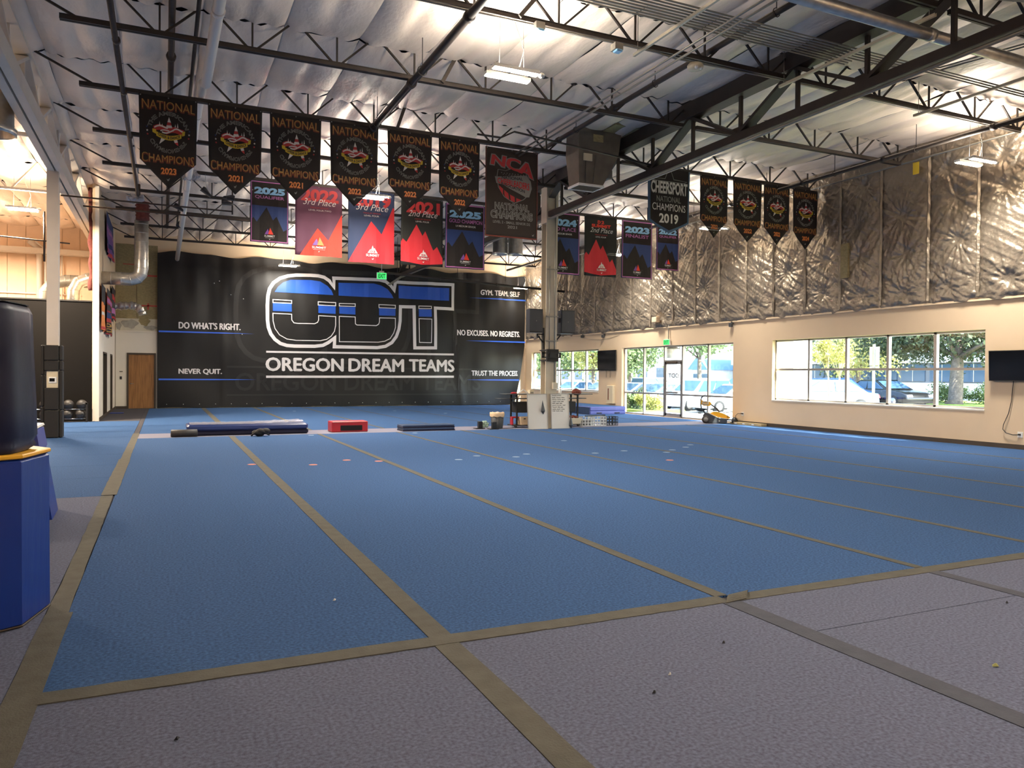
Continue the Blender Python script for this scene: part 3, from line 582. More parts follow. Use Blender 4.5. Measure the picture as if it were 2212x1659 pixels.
MB().lathe((-2.72, 15.6, 5.55), [(.36, 0), (.40, 0), (.40, .1), (.36, .12), (.36, 1.5), (.34, 1.5), (.34, .02), (.36, 0)], 20, caps=False).build('duct_body', 'galv', t)
MB().lathe((-2.72, 15.6, 5.75), [(.001, 0), (.34, 0)], 20, caps=False).build('damper', 'black', t)
# left-room services
for i, x in enumerate((-4.35, -4.15, -3.6)):
    pipe('conduit', 'cream pipe climbing the tall wall of the left room, %s' % ('first from the left', 'second from the left', 'thin one nearest the column')[i], 'pipe', [(x, 34.05, 3.2), (x, 34.05, 5.9), (x-.06, 34.0, 6.2), (x-.3, 33.8, 6.4)], (.1, .035, .03)[i], 'steelw', 8)
for i in range(5):
    z = 3.72+.11*i
    pipe('conduit', 'cream pipe run along the tall wall behind the ducts, %s from the bottom' % W10[i], 'pipe', [(-3.0, 34.1, z), (-1.98, 34.1, z)], .035, 'steelw', 6, group='wall pipe runs')
pipe('conduit', 'long cream pipe along the tall wall at duct height', 'pipe', [(-6, 34.1, 4.45), (-3.0, 34.1, 4.45)], .03, 'steelw', 6)
tag(MB().box(-2.55, -1.97, 33.9, 34.15, 3.55, 3.7).build('junction_box', 'steelw', None, (-2.3, 34, 3.55)), 'cream wall box behind the silver ducts', 'box')
tag(MB().box(-6, -2.3, 33.7, 34.1, 5.95, 6.15).build('ledger_beam', 'steelw', None, (-4, 33.9, 5.95)), 'cream ledger beam high on the left-room wall', 'beam')
for y, nm in ((18.35, 'nearer'), (23.95, 'farther')):
    t = thing('roof_joist', 'cream painted joist in the left room, %s one' % nm, 'joist', (-6, y, 6.5))
    b = MB(); b.box(-11.9, -2.4, y-.05, y+.05, 6.3, 6.36); b.build('bottom_chord', 'steelw', t)
    for k in range(7): MB().bar((-2.5-k*1.3, y, 6.34), (-3.1-k*1.3, y, 7.1), .04, .04, up=(0, 1, 0)).bar((-3.7-k*1.3, y, 6.34), (-3.1-k*1.3, y, 7.1), .04, .04, up=(0, 1, 0)).build('web_diagonal', 'steelw', t)
# light fixtures ----------------------------------------------------
def fixture(x, y, label, z=5.9, led='led', W=None, vis=True):
    t = thing('high_bay_light', label, 'light', (x, y, z), 'hanging linear lights')
    for k, dy in enumerate((-.15, .15)):
        MB().box(x-.36, x+.36, y+dy-.065, y+dy+.065, z+.012, z+.06).build('tray', 'whitep', t)
        s_ = MB().box(x-.345, x+.345, y+dy-.045, y+dy+.045, z, z+.012).build('led_strip', led, t)
    MB().box(x-.3, x-.26, y-.15, y+.15, z+.06, z+.08).box(x+.26, x+.3, y-.15, y+.15, z+.06, z+.08).build('bracket', 'whitep', t)
    MB().ball((x+.42, y-.15, z+.02), .055, 10, 6, 0, (1, 1, .7)).build('motion_sensor', 'whitep', t)
    for dx in (-.2, .2): MB().tube([(x+dx, y, z+.08), (x+dx*.9, y, 7.1)], .003, 5).build('cable', 'steel', t)
    MB().tube([(x+.1, y, z+.06), (x+.2, y, z+.4), (x+.05, y, z+.8), (x+.1, y, 7.05)], .006, 5).build('power_cord', 'conduit', t)
    for k, dy in enumerate((-.15, .15)):
        ld = bpy.data.lights.new('lamp', 'AREA'); ld.shape = 'RECTANGLE'; ld.size = .68; ld.size_y = .09; ld.energy = (W or LAMP_W)/2*(1 if y > 5 else .4)*(.5 if x > 12 else 1)*(.45 if y > 32 or (x > 12 and 17 < y < 19) else 1); ld.spread = 2.3 if led == 'led' and x > 12 else PI; ld.color = (1, .93, .83) if led == 'led' else (1, .84, .64)
        lo = bpy.data.objects.new('lamp', ld); COL.objects.link(lo); lo.parent = t; lo.location = (0, dy, -.008)
    lu = bpy.data.lights.new('uplight_fill', 'AREA'); lu.shape = 'RECTANGLE'; lu.size = .66; lu.size_y = .36; lu.energy = (UP_W if not W else UP_W*1.2)*(.6 if x > 12 else 1); lu.color = ld.color  # upward lamp added above the trays to brighten the ceiling
    lo = bpy.data.objects.new('uplight_fill', lu); COL.objects.link(lo); lo.parent = t; lo.location = (0, 0, .09); lo.rotation_euler = (PI, 0, 0)
    return t
fixture(4.65, 10.25, 'hanging twin-strip light nearest the camera, left of the girder')
fixture(15.1, 10.25, 'hanging twin-strip light in front of the foil wall')
fixture(4.72, 18.85, 'twin-strip light glowing behind the fourth pennant')
fixture(4.53, 24.4, 'twin-strip light glowing through the plum 3rd Place banner')
fixture(4.66, 32.5, 'twin-strip light hanging in front of the backdrop above the logo')
fixture(15.0, 23.8, 'twin-strip light between the red mountain banner and its right neighbour')
fixture(14.95, 18.25, 'twin-strip light behind the leftmost pennant of the right group')
fixture(15.6, 33.0, 'twin-strip light at the right end of the backdrop', 5.62)
fixture(4.65, 2.2, 'twin-strip light overhead behind the view, left'); fixture(15.1, 2.2, 'twin-strip light overhead behind the view, right')
fixture(4.65, -4, 'twin-strip light at the front wall, left'); fixture(15.1, -4, 'twin-strip light at the front wall, right')
fixture(-3.5, 24.3, 'warm strip light in the left room above the black wall', 5.85, 'ledw', ROOM_W)
fixture(-6.5, 30, 'warm strip light over the left room', 5.85, 'ledw', ROOM_W*1.6); fixture(-5.5, 15, 'warm strip light over the near left room', 5.85, 'ledw', ROOM_W*.5)
# ------------------------------------------------------------------ cloth and print
def poly_mesh(polys, du=.12, dv=.12, hole=None):
    """flat polygons in (u,v), cut along a grid so that the print follows the cloth"""
    bm = bmesh.new()
    for p in polys:
        try: bm.faces.new([bm.verts.new((a[0], a[1], 0)) for a in p])
        except ValueError: pass
    bm.normal_update(); bmesh.ops.triangulate(bm, faces=bm.faces)
    bb = [(min(v.co[i] for v in bm.verts), max(v.co[i] for v in bm.verts)) for i in (0, 1)]
    for ax, d in ((0, du), (1, dv)):
        k = math.ceil(bb[ax][0]/d+1e-6)
        while k*d < bb[ax][1]:
            co = [0, 0, 0]; no = [0, 0, 0]; co[ax] = k*d; no[ax] = 1
            bmesh.ops.bisect_plane(bm, geom=bm.verts[:]+bm.edges[:]+bm.faces[:], plane_co=co, plane_no=no, dist=1e-6); k += 1
    bm.verts.index_update(); v = [(a.co.x, a.co.y) for a in bm.verts]; f = [tuple(q.index for q in a.verts) for a in bm.faces]; bm.free(); return v, f
def ribbon(pts, w_, closed=True):
    n = len(pts); L = []; R = []
    for i in range(n):
        p = Vector(pts[i]); a = Vector(pts[i-1]) if (closed or i) else None; c = Vector(pts[(i+1) % n]) if (closed or i < n-1) else None
        d1 = (p-a).normalized() if a is not None else (c-p).normalized(); d2 = (c-p).normalized() if c is not None else d1
        n1 = Vector((-d1.y, d1.x)); n2 = Vector((-d2.y, d2.x)); m_ = (n1+n2)
        m_ = m_.normalized() if m_.length > .05 else n1; k = min(1/max(.35, m_.dot(n1)), 2.2)
        L.append(p+m_*w_/2*k); R.append(p-m_*w_/2*k)
    out = []
    for i in range(n if closed else n-1): j = (i+1) % n; out.append([tuple(L[i]), tuple(L[j]), tuple(R[j]), tuple(R[i])])
    return out
class Cloth:
    def __init__(s, root, P, off=.008): s.r = root; s.P = P; s.off = off
    def put(s, name, v, f, m, layer=1, mi=None):
        b = MB(); b.add([s.P(a, c, s.off*layer) for a, c in v], f); return b.build(name, m, s.r)
    def polys(s, name, ps, m, layer=1, du=.12, dv=.12): return s.put(name, *poly_mesh(ps, du, dv), m, layer)
    def text(s, string, u0, u1, v0, v1, m, layer=2, bold=0., shear=0., space=1., warp=None, name='lettering'):
        g, f, _ = glyphs(string, bold, shear, space); V = []
        for x, y in g:
            u = u0+(u1-u0)*x; v = v1+(v0-v1)*y
            if warp: u, v = warp(x, y, u, v)
            V.append((u, v))
        return s.put(name, V, f, m, layer)
    def arc(s, string, c, rx, rv, a0, a1, hh, m, layer=2, bold=.02, inner=False):
        g, f, _ = glyphs(string, bold); V = []
        for x, y in g:
            a = math.radians(a0+(a1-a0)*x); k = 1+hh*(y if not inner else y-1)
            V.append((c[0]+rx*k*math.cos(a), c[1]-rv*k*math.sin(a)))
        return s.put('lettering', V, f, m, layer)
def make_cloth(name, label, group, xl, xr, zt, H, Y, base, vb, cat='banner', fold=.014, ph=0., nu=20, nv=16, pinch=0., thick=.004, xoff=None):
    root = thing(name, label, cat, ((xl+xr)/2, Y, zt-H), group); W = xr-xl
    def P(u, v, off=0.):
        x = xl+W*(u+(u-.5)*-pinch*v)
        fo = fold*(math.sin(2*PI*(1.3*u+.35*v)+ph)*(.25+.75*v)+.5*math.sin(2*PI*(3.1*u-.2*v)+2*ph)*v)
        return (x+(xoff(u, v) if xoff else 0), Y-fo-off, zt-H*v)
    b = MB(); F = []
    us = np.linspace(0, 1, nu+1)
    for side, o in ((0, 0), (1, -thick)):
        for j in range(nv+1):
            for u in us: b.v.append(P(u, vb(u)*j/nv, o))
    N = (nu+1)*(nv+1); q = lambda j, i, s=0: s*N+j*(nu+1)+i
    for j in range(nv):
        for i in range(nu): F.append((q(j, i), q(j+1, i), q(j+1, i+1), q(j, i+1))); F.append((q(j, i, 1), q(j, i+1, 1), q(j+1, i+1, 1), q(j+1, i, 1)))
    for i in range(nu): F.append((q(0, i), q(0, i+1), q(0, i+1, 1), q(0, i, 1))); F.append((q(nv, i), q(nv, i, 1), q(nv, i+1, 1), q(nv, i+1)))
    for j in range(nv): F.append((q(j, 0), q(j, 0, 1), q(j+1, 0, 1), q(j+1, 0))); F.append((q(j, nu), q(j+1, nu), q(j+1, nu, 1), q(j, nu, 1)))
    b.f = F; b.m = [0]*len(F); b.sm = [True]*len(F); b.build('cloth', base, root)
    for u in (.03, .5, .97): p = P(u, .012, .006); b = MB(); b.lathe((0, 0, 0), [(.001, 0), (.012, 0), (.012, .004)], 8); b.v = [(p[0]+a, p[1]-c, p[2]+d) for a, d, c in b.v]; b.build('grommet', 'greyprint', root)
    for u in (.03, .97): p = P(u, .012); MB().tube([(p[0], Y, p[2]), (p[0], Y+.03, zt+.05)], .005, 5).build('zip_tie', 'black', root)
    return root, Cloth(root, P)
def pent(vs_): return lambda u: vs_+(1-vs_)*(1-abs(2*u-1))
def rect(u): return 1.
def dipped(d): return lambda u: 1-d*abs(math.sin(2*u*PI))*.5
def pe(x, y): return ((x-40)/775, (y-60-.14*(x-40))/1183)
def star(c, r, rr=.42, n=5, asp=1.): return [(c[0]+(r if k % 2 == 0 else r*rr)*math.sin(k*PI/n), c[1]-(r if k % 2 == 0 else r*rr)*asp*math.cos(k*PI/n)) for k in range(2*n)]
def bird(c, s): return [(c[0]+s*a, c[1]+s*.62*b_) for a, b_ in ((-1, -.6), (-.35, -.1), (0, -.25), (.35, -.6), (1.1, -1.0), (.6, -.1), (.45, .5), (-.1, .9), (-.55, .55))]
def american(i, year, xl, xr, label, group, tip=4.89, Y=15.46, ph=0., clip=False, bend=0.):
    root, c = make_cloth('pennant_banner', label, group, xl, xr, 6.56, 6.56-tip, Y, 'cloth', pent(.71), fold=.012, ph=ph, pinch=.06)
    wn = lambda x, y, u, v: (u, v+.018*y*0+(.012*(abs(2*x-1))**2 if y < .5 else 0))
    c.text('NATIONAL', .045, .965, .052, .158, 'rust', 1, .05, warp=wn); c.text('NATIONAL', .055, .955, .055, .143, 'gold', 2, -.012, warp=wn)
    wc = lambda x, y, u, v: (u, v+(.016*(abs(2*x-1))**3 if y < .5 else -.016*(abs(2*x-1))**3))
    c.text('CHAMPIONS', .03, .97, .643, .735, 'rust', 1, .06, warp=wc); c.text('CHAMPIONS', .04, .96, .645, .722, 'gold', 2, -.01, warp=wc)
    c.text(year, .36, .655, .780, .862, 'rust', 1, .05); c.text(year, .37, .645, .782, .852, 'orange', 2, .03)
    cc = (.5, .39); rx, rv = .30, .187
    c.arc('THE AMERICAN', cc, rx, rv, 168, 14, .24, 'greyprint', 1, .04); c.arc('THE AMERICAN', cc, rx*1.03, rv*1.03, 167, 15, .16, 'cloth', 2, -.022)
    c.arc('CHAMPIONSHIPS', cc, rx*1.22, rv*1.22, 206, 334, .2, 'greyprint', 1, .03, True); c.arc('CHAMPIONSHIPS', cc, rx*1.2, rv*1.2, 207, 333, .14, 'cloth', 2, -.022, True)
    for k, m_ in enumerate(('nightblue', 'paleprint', 'redprint')):
        for s_ in (-1, 1): c.polys('emblem_star', [star((.5+s_*(.37-.006*k), .352+.04*k), .022, asp=.62)], m_, 1)
    W_, R_, G_ = [], [], []
    W_ += [[pe(435, 375), pe(415, 440), pe(462, 447)], [pe(404, 480), pe(470, 486), pe(480, 520), pe(394, 515)]]
    R_ += [[pe(415, 440), pe(404, 480), pe(470, 486), pe(462, 447)], [pe(394, 515), pe(388, 545), pe(500, 545), pe(480, 520)]]
    def wave(y0, y1, x0, x1, k): return [pe(x0+(x1-x0)*t/8, y0+k*math.sin(PI*t/8*1.4)) for t in range(9)]+[pe(x0+(x1-x0)*t/8, y1+k*math.sin(PI*t/8*1.4)) for t in range(8, -1, -1)]
    R_ += [wave(485, 560, 225, 430, -22), wave(530, 605, 400, 640, -26)]
    W_ += [wave(492, 512, 240, 420, -20), wave(540, 556, 320, 440, -8), wave(545, 566, 480, 625, -22), wave(556, 575, 340, 500, 16)]
    W_ += [[pe(330, 645), pe(400, 655), pe(335, 700), pe(305, 720)], [pe(500, 680), pe(545, 670), pe(557, 710), pe(515, 715)]]
    R_ += [[pe(478, 660), pe(530, 664), pe(545, 672), pe(500, 682)], [pe(515, 715), pe(557, 710), pe(566, 757), pe(545, 745)]]
    W_ += [[pe(310, 425), pe(302, 480), pe(320, 483)], [pe(345, 455), pe(338, 482), pe(352, 484)], [pe(520, 470), pe(512, 510), pe(528, 512)], [pe(552, 455), pe(543, 515), pe(563, 520)]]
    c.polys('emblem_flag', R_, 'redprint', 1.5, 1, 1); c.polys('emblem_flag', W_, 'paleprint', 2, 1, 1)
    rb = [pe(265+340*t/10, 555+50*t/10+38*math.sin(PI*t/10)) for t in range(11)]+[pe(265+340*t/10, 612+50*t/10+42*math.sin(PI*t/10)) for t in range(10, -1, -1)]
    c.polys('emblem_ribbon', [rb, [pe(212, 520), pe(262, 530), pe(265, 590), pe(215, 565)], [pe(615, 575), pe(655, 570), pe(650, 625), pe(612, 635)]], 'yellowtag', 2.5, .1, .2)
    g, f, _ = glyphs('CHEER & DANCE', .03); c.put('lettering', [pe(285+300*x, 612+50*x+36*math.sin(PI*x)-38*y-6) for x, y in g], f, 'ink', 3.5)
    c.polys('maker_mark', [bird((.5, .91), .03)], 'greyprint', 1, 1, 1)
    return root
GA, GB = 'gold-lettered pennants left of the grey column', 'gold-lettered pennants right of the girder'
american(0, '2023', -.43, .56, 'black pennant dated 2023, leftmost of the gold-lettered row', GA)
american(1, '2021', .74, 1.72, 'black pennant dated 2021 with its tip above the thin drop pipe', GA, ph=1)
american(2, '2021', 1.86, 2.85, 'black pennant dated 2021 overlapping the plum 3rd Place banner', GA, ph=2)
american(3, '2022', 3.02, 4.01, 'black pennant with a light glowing at its tip', GA, ph=.5)
american(4, '2022', 4.2, 5.17, 'black pennant dated 2022 above the black 2nd Place banner', GA, 4.97, ph=1.6)
american(5, '2022', 5.32, 6.27, 'black pennant dated 2022 beside the large red-lettered banner', GA, 4.9, ph=2.5)
american(6, '2022', 12.24, 13.13, 'black pennant with a light behind its date, left end of the right group', GB, 5.0, ph=3.4)
american(7, '2022', 13.29, 14.25, 'black pennant dated 2022, second in the right group', GB, 4.98, ph=.8)
american(8, '2022', 14.32, 15.22, 'black pennant dated 2022, third in the right group', GB, 4.98, ph=3)
american(9, '2024', 15.33, 16.23, 'black pennant dated 2024, rightmost against the foil wall', GB, 4.94, ph=1.2)
# large red-lettered banner
root, c = make_cloth('hanging_banner', 'large dark banner with red three-letter heading and shield emblem', None, 6.4, 7.68, 6.5, 1.96, 15.46, 'nca', rect, ph=1, fold=.01)
wn = lambda x, y, u, v: (u, v+.10*x*x-.03*x + (.05*x if y < .5 else 0))
c.text('NCA', .07, .93, .075, .205, 'greyprint', 1, .09, .1, warp=wn); c.text('NCA', .09, .91, .085, .195, 'redprint', 2, .045, .1, warp=wn)
sh = [(.24, .245), (.38, .25), (.49, .22), (.62, .245), (.76, .25), (.80, .33), (.80, .50), (.72, .55), (.55, .60), (.36, .54), (.25, .44), (.22, .33)]
c.polys('shield', [[(.5+(a-.5)*1.04, .41+(b_-.41)*1.04) for a, b_ in sh]], 'greyprint', 1); c.polys('shield', [sh], 'nca', 1.7)
c.polys('shield_stripe', [[(.25, .42), (.33, .455), (.33, .525), (.27, .47)], [(.35, .465), (.43, .50), (.45, .575), (.36, .535)], [(.46, .51), (.55, .535), (.555, .592), (.48, .58)], [(.58, .545), (.68, .56), (.64, .572), (.58, .59)]], 'redprint', 2.3)
c.polys('megaphone', [[(.17, .325), (.22, .325), (.78, .275), (.86, .34), (.88, .42), (.83, .52), (.76, .525), (.30, .405), (.2, .40)]], 'greyprint', 2.9)
wm = lambda k: (lambda x, y, u, v: (u, v+(k*x)))
c.text('NATIONAL', .3, .7, .31, .345, 'ink', 3.6, .03, warp=wm(-.005)); c.text('CHEERLEADERS', .22, .83, .335, .395, 'redprint', 3.6, .03, warp=lambda x, y, u, v: (u, v+.03*x+(.02*x if y < .5 else 0))); c.text('ASSOCIATION', .28, .74, .375, .41, 'ink', 3.6, .03, warp=wm(.07))
for q in [star((.3+.052*k, .275+.004*(k % 2)), .014, asp=.7) for k in range(9)]+[star((.33+.055*k, .293), .012, asp=.7) for k in range(7)]: c.polys('shield_star', [q], 'greyprint', 2.3, 1, 1)
for s_, v0, v1, u0, u1 in (('NATIONAL', .615, .685, .19, .83), ('CHAMPIONS', .705, .785, .11, .90)): c.text(s_, u0-.012, u1+.012, v0-.008, v1+.008, 'greyprint', 1, .07); c.text(s_, u0+.004, u1-.004, v0, v1, 'nca', 2, -.012)
c.text('LEVEL 2 - SMALL SENIOR D2', .15, .86, .815, .845, 'greyprint', 1, .02); c.text('2021', .42, .6, .862, .895, 'greyprint', 1, .02)
c.polys('border', [[(0, 0), (.014, 0), (.014, 1), (0, 1)], [(.986, 0), (1, 0), (1, 1), (.986, 1)], [(0, .985), (1, .985), (1, 1), (0, 1)]], 'rust', 1); c.polys('maker_mark', [bird((.92, .95), .022)], 'greyprint', 1, 1, 1)
# steel-blue bordered banner with a star
root, c = make_cloth('hanging_banner', 'steel-blue bordered pointed banner dated 2019 with a star outline', None, 10.66, 11.93, 6.58, 1.58, 15.46, 'cheerblue', lambda u: .815+.185*(1-abs(2*u-1))**.9, ph=2, fold=.01, pinch=.05)
c.polys('field', [[(.06, .0), (.96, .0), (.96, .80), (.78, .87), (.5, .955), (.22, .87), (.06, .80)]], 'cloth', 1)
c.polys('star_outline', ribbon([(.08, .17), (.40, .16), (.47, -.0+.02), (.53, .02), (.60, .16), (.92, .17), (.84, .20), (.16, .20)], .012), 'greyprint', 2, 1, 1)
c.text('CHEERSPORT', .06, .94, .195, .40, 'greyprint', 2, .05); c.text('CHEERSPORT', .07, .93, .205, .39, 'paleprint', 2.6, .02)
c.text('NATIONAL', .20, .78, .43, .52, 'greyprint', 2, .02); c.text('CHAMPIONS', .10, .90, .545, .655, 'paleprint', 2, .0); c.text('2019', .26, .73, .70, .85, 'paleprint', 2, .03)
# mountain banners of the second row
def logo(c, cu, cv, s, m1='flame', m2='violetprint', m3='paleprint'):
    c.polys('mountain_logo', [[(cu-s, cv+s*.35), (cu-.35*s, cv-s*.35), (cu+.0*s, cv+.35*s)]], m2, 4, 1, 1); c.polys('mountain_logo', [[(cu-.3*s, cv+s*.35), (cu+.1*s, cv-.5*s), (cu+.75*s, cv+.35*s)]], m1, 4.6, 1, 1)
    c.text('SUMMIT', cu-1.05*s, cu+1.05*s, cv+.45*s, cv+.68*s, m3, 4, .01); c.polys('rule', [[(cu-s*.9, cv+.78*s), (cu+s*.9, cv+.78*s), (cu+s*.9, cv+.8*s), (cu-s*.9, cv+.8*s)]], m3, 4, 1, 1); c.polys('maker_mark', [bird((cu, cv+.98*s), .016)], m3, 4, 1, 1)
def logod2(c, cu, cv, s):
    c.polys('mountain_logo', [[(cu-s, cv+s*.4), (cu-.45*s, cv-.1*s), (cu-.3*s, cv-.0*s), (cu-.02*s, cv-.55*s), (cu+.2*s, cv-.15*s), (cu+.35*s, cv-.25*s), (cu+s, cv+.4*s)]], 'paleprint', 4, 1, 1); c.text('D', cu-.45*s, cu-.02*s, cv+.08*s, cv+.32*s, 'crimson', 5, .03); c.text('2', cu+.07*s, cu+.5*s, cv+.08*s, cv+.32*s, 'crimson', 5, .03)
    c.text('SUMMIT', cu-1.3*s, cu+1.3*s, cv+.52*s, cv+.85*s, 'paleprint', 4, .01); c.polys('maker_mark', [bird((cu, cv+1.15*s), .022)], 'paleprint', 4, 1, 1)
def night(label, xl, xr, zt, H, l1, l2, l3=None, small=False, ph=0., y=21.08, pinch=0.):
    root, c = make_cloth('hanging_banner', label, 'night-blue mountain banners', xl, xr, zt, H, y, 'navyprint' if not small else 'navyprint', rect, ph=ph, fold=.016, pinch=pinch)
    c.polys('field', [[(.035, .02), (.965, .02), (.965, .40), (.035, .40)]], 'cloth', 1); c.polys('sky_field', [[(.035, .40), (.965, .40), (.965, .90), (.035, .90)]], 'nightblue', 1)
    c.polys('mountain', [[(.035, .98), (.035, .63), (.08, .60), (.17, .67), (.42, .42), (.59, .63), (.68, .565), (.86, .80), (.965, .76), (.965, .98)]], 'cloth', 2)
    c.polys('border', ribbon([(.03, .015), (.97, .015), (.97, .982), (.03, .982)], .016), 'pinkprint', 2.4)
    c.text(l1, .10, .90, .10, .215, 'skyprint', 3, .06); c.polys('sparkle', [star((.06, .16), .014, .3, 4), star((.92, .10), .016, .3, 4)], 'paleprint', 3, 1, 1)
    c.text(l2, .12 if len(l2) < 10 else .09, .88 if len(l2) < 10 else .93, .235, .295, 'pinkprint', 3, .02)
    if l3: c.text(l3, .26, .76, .325, .355, 'paleprint', 3, .01)
    logo(c, .5, .82, .13)
night('narrow navy banner reading 2025 QUALIFIER at the left of the second row', 2.05, 3.03, 6.55, 1.61, '2025', 'QUALIFIER', None, ph=.4)
night('navy banner reading 2025 GOLD CHAMPION behind the sixth pennant', 7.47, 8.72, 6.5, 1.89, '2025', 'GOLD CHAMPION', 'L4 MEDIUM SENIOR', ph=2.2)
night('navy banner reading 2024 2ND PLACE half hidden by the grey column', 10.76, 11.98, 6.57, 1.92, '2024', '2ND PLACE', 'L4 MEDIUM SENIOR', ph=1.1)
night('navy banner reading 2023 FINALIST right of the red mountain banner', 13.55, 14.74, 6.56, 1.88, '2023', 'FINALIST', None, ph=3)
night('short navy QUALIFIER banner half covered by the star-outlined banner', 14.9, 15.82, 6.54, 1.51, '2022', 'QUALIFIER', None, True, ph=.9)
def mount(label, xl, xr, zt, H, base, year, place, lvl, mt, mm, d2, hdr=None, ph=0., ym='redprint'):
    root, c = make_cloth('hanging_banner', label, 'red mountain banners', xl, xr, zt, H, 21.08, base, rect, ph=ph, fold=.02)
    c.polys('mountain', [mt], mm, 1, .1, .1)
    if hdr: c.text('D', .40, .49, .07, .125, 'flame', 2, .05); c.text('2', .51, .60, .07, .125, 'flame', 2, .05); c.text('SUMMIT', .21, .80, .135, .19, 'flame', 2, .05); p0, p1 = .195, .275
    else: c.text(year, .12, .92, .045, .225, ym, 2, .05); p0, p1 = .185, .275
    c.text(place, .16, .86, p0, p1, 'paleprint', 3.2, -.004, .35)
    c.text('MEDIUM SENIOR', .32, .70, .30, .32, 'redprint', 2, .0); c.text(lvl, .28 if len(lvl) > 10 else .34, .76 if len(lvl) > 10 else .66, .335, .357, 'paleprint', 2, .01)
    (logod2 if d2 else logo)(c, .52, .82, .11) if d2 else logo(c, .5, .80, .14, 'orange', 'violetprint')
mount('plum and orange-red banner reading 3rd Place with a purple logo', 3.2, 4.46, 6.57, 1.89, 'plum', '2022', '3rd Place', 'LEVEL FOUR.TWO', [(.10, 1), (.475, .60), (.70, .77), (.99, .38), (1, .4), (1, 1)], 'flame', False, ph=.7)
mount('navy and red banner reading 3rd Place with a white logo', 4.63, 5.94, 6.6, 2.01, 'navyprint', '2019', '3rd Place', 'LEVEL FOUR', [(0, 1), (.49, .42), (.72, .59), (.97, .2), (1, .22), (1, 1)], 'crimson', True, ph=1.9)
RM = [(0, .945), (.0, .66), (.045, .61), (.13, .66), (.36, .39), (.5, .555), (.57, .48), (.77, .76), (.86, .70), (.995, .87), (.995, .955), (.5, .985)]
mount('black banner reading 2nd Place with red mountains, left of the column', 6.14, 7.4, 6.54, 1.93, 'summitblack', '2021', '2nd Place', 'LEVEL FOUR', RM, 'crimson', True, ph=2.7)
mount('black banner with a red two-line heading and red mountains, right of the column', 12.15, 13.36, 6.59, 1.92, 'summitblack', '', '2nd Place', 'LEVEL FOUR', RM, 'crimson', True, True, ph=.3)
# cloth banners on the partition
def side_banner(label, y0, y1, zt, zb, m, bands, letters=None, xo=.03):
    root = thing('cloth_banner', label, 'banner', (PX1+xo, (y0+y1)/2, zb), 'banners on the partition')
    def P(y, z, off=0): return (PX1+xo+.035*math.sin(5*y+1)*(zt-z)/(zt-zb)+.05*math.sin(2.1*y+z)*(zt-z)/(zt-zb)+off+.035, y, z)
    b = MB(); n = 12; k = 14
    for s_ in (0, -.004):
        for j in range(k+1):
            for i in range(n+1): b.v.append(P(y0+(y1-y0)*i/n, zt+(zb-zt)*j/k, s_))
    N = (n+1)*(k+1)
    for j in range(k):
        for i in range(n): a = j*(n+1)+i; b.f += [(a, a+1, a+n+2, a+n+1), (N+a, N+a+n+1, N+a+n+2, N+a+1)]
    b.m = [0]*len(b.f); b.sm = [True]*len(b.f); b.build('cloth', m, root)
    for (za, zb_, mm) in bands:
        b = MB(); q = []
        for i in range(n+1): q.append([P(y0+(y1-y0)*i/n, za, .006), P(y0+(y1-y0)*i/n, zb_, .006)])
        b.loft(q, 0, False, True, False); b.build('print_band', mm, root)
    if letters:
        for t_, za, zb_ in letters:
            g, f, _ = glyphs(t_, .05); MB().add([P(y0+.1*(y1-y0)+(y1-y0)*.8*x, zb_+(za-zb_)*y, .012) for x, y in g], f).build('lettering', 'gold', root)
side_banner('long blue and violet cloth banner high on the partition', 28.2, 31.6, 6.75, 5.45, 'violetprint', [(6.75, 6.4, 'nightblue'), (6.3, 6.2, 'pinkprint'), (5.9, 5.75, 'nightblue'), (5.6, 5.47, 'redprint')])
side_banner('tan and black cloth banner low on the partition end', 25.9, 27.6, 4.15, 2.75, 'orange', [(4.15, 3.6, 'ink'), (3.3, 3.2, 'paleprint'), (2.85, 2.77, 'redprint')])
side_banner('red and navy cloth banner with gold block letters on the partition', 27.9, 30.6, 4.2, 2.72, 'redprint', [(4.2, 3.95, 'ink'), (3.9, 3.75, 'pinkprint'), (3.7, 3.5, 'ink'), (3.45, 3.25, 'nightblue'), (3.12, 2.76, 'ink')], [('DEN', 3.08, 2.95), ('CHA', 2.92, 2.79)], .06)
side_banner('narrow red and black cloth banner farthest along the partition', 31.0, 33.0, 4.6, 3.4, 'ink', [(4.3, 4.1, 'redprint'), (3.8, 3.6, 'pinkprint'), (3.5, 3.42, 'redprint')])
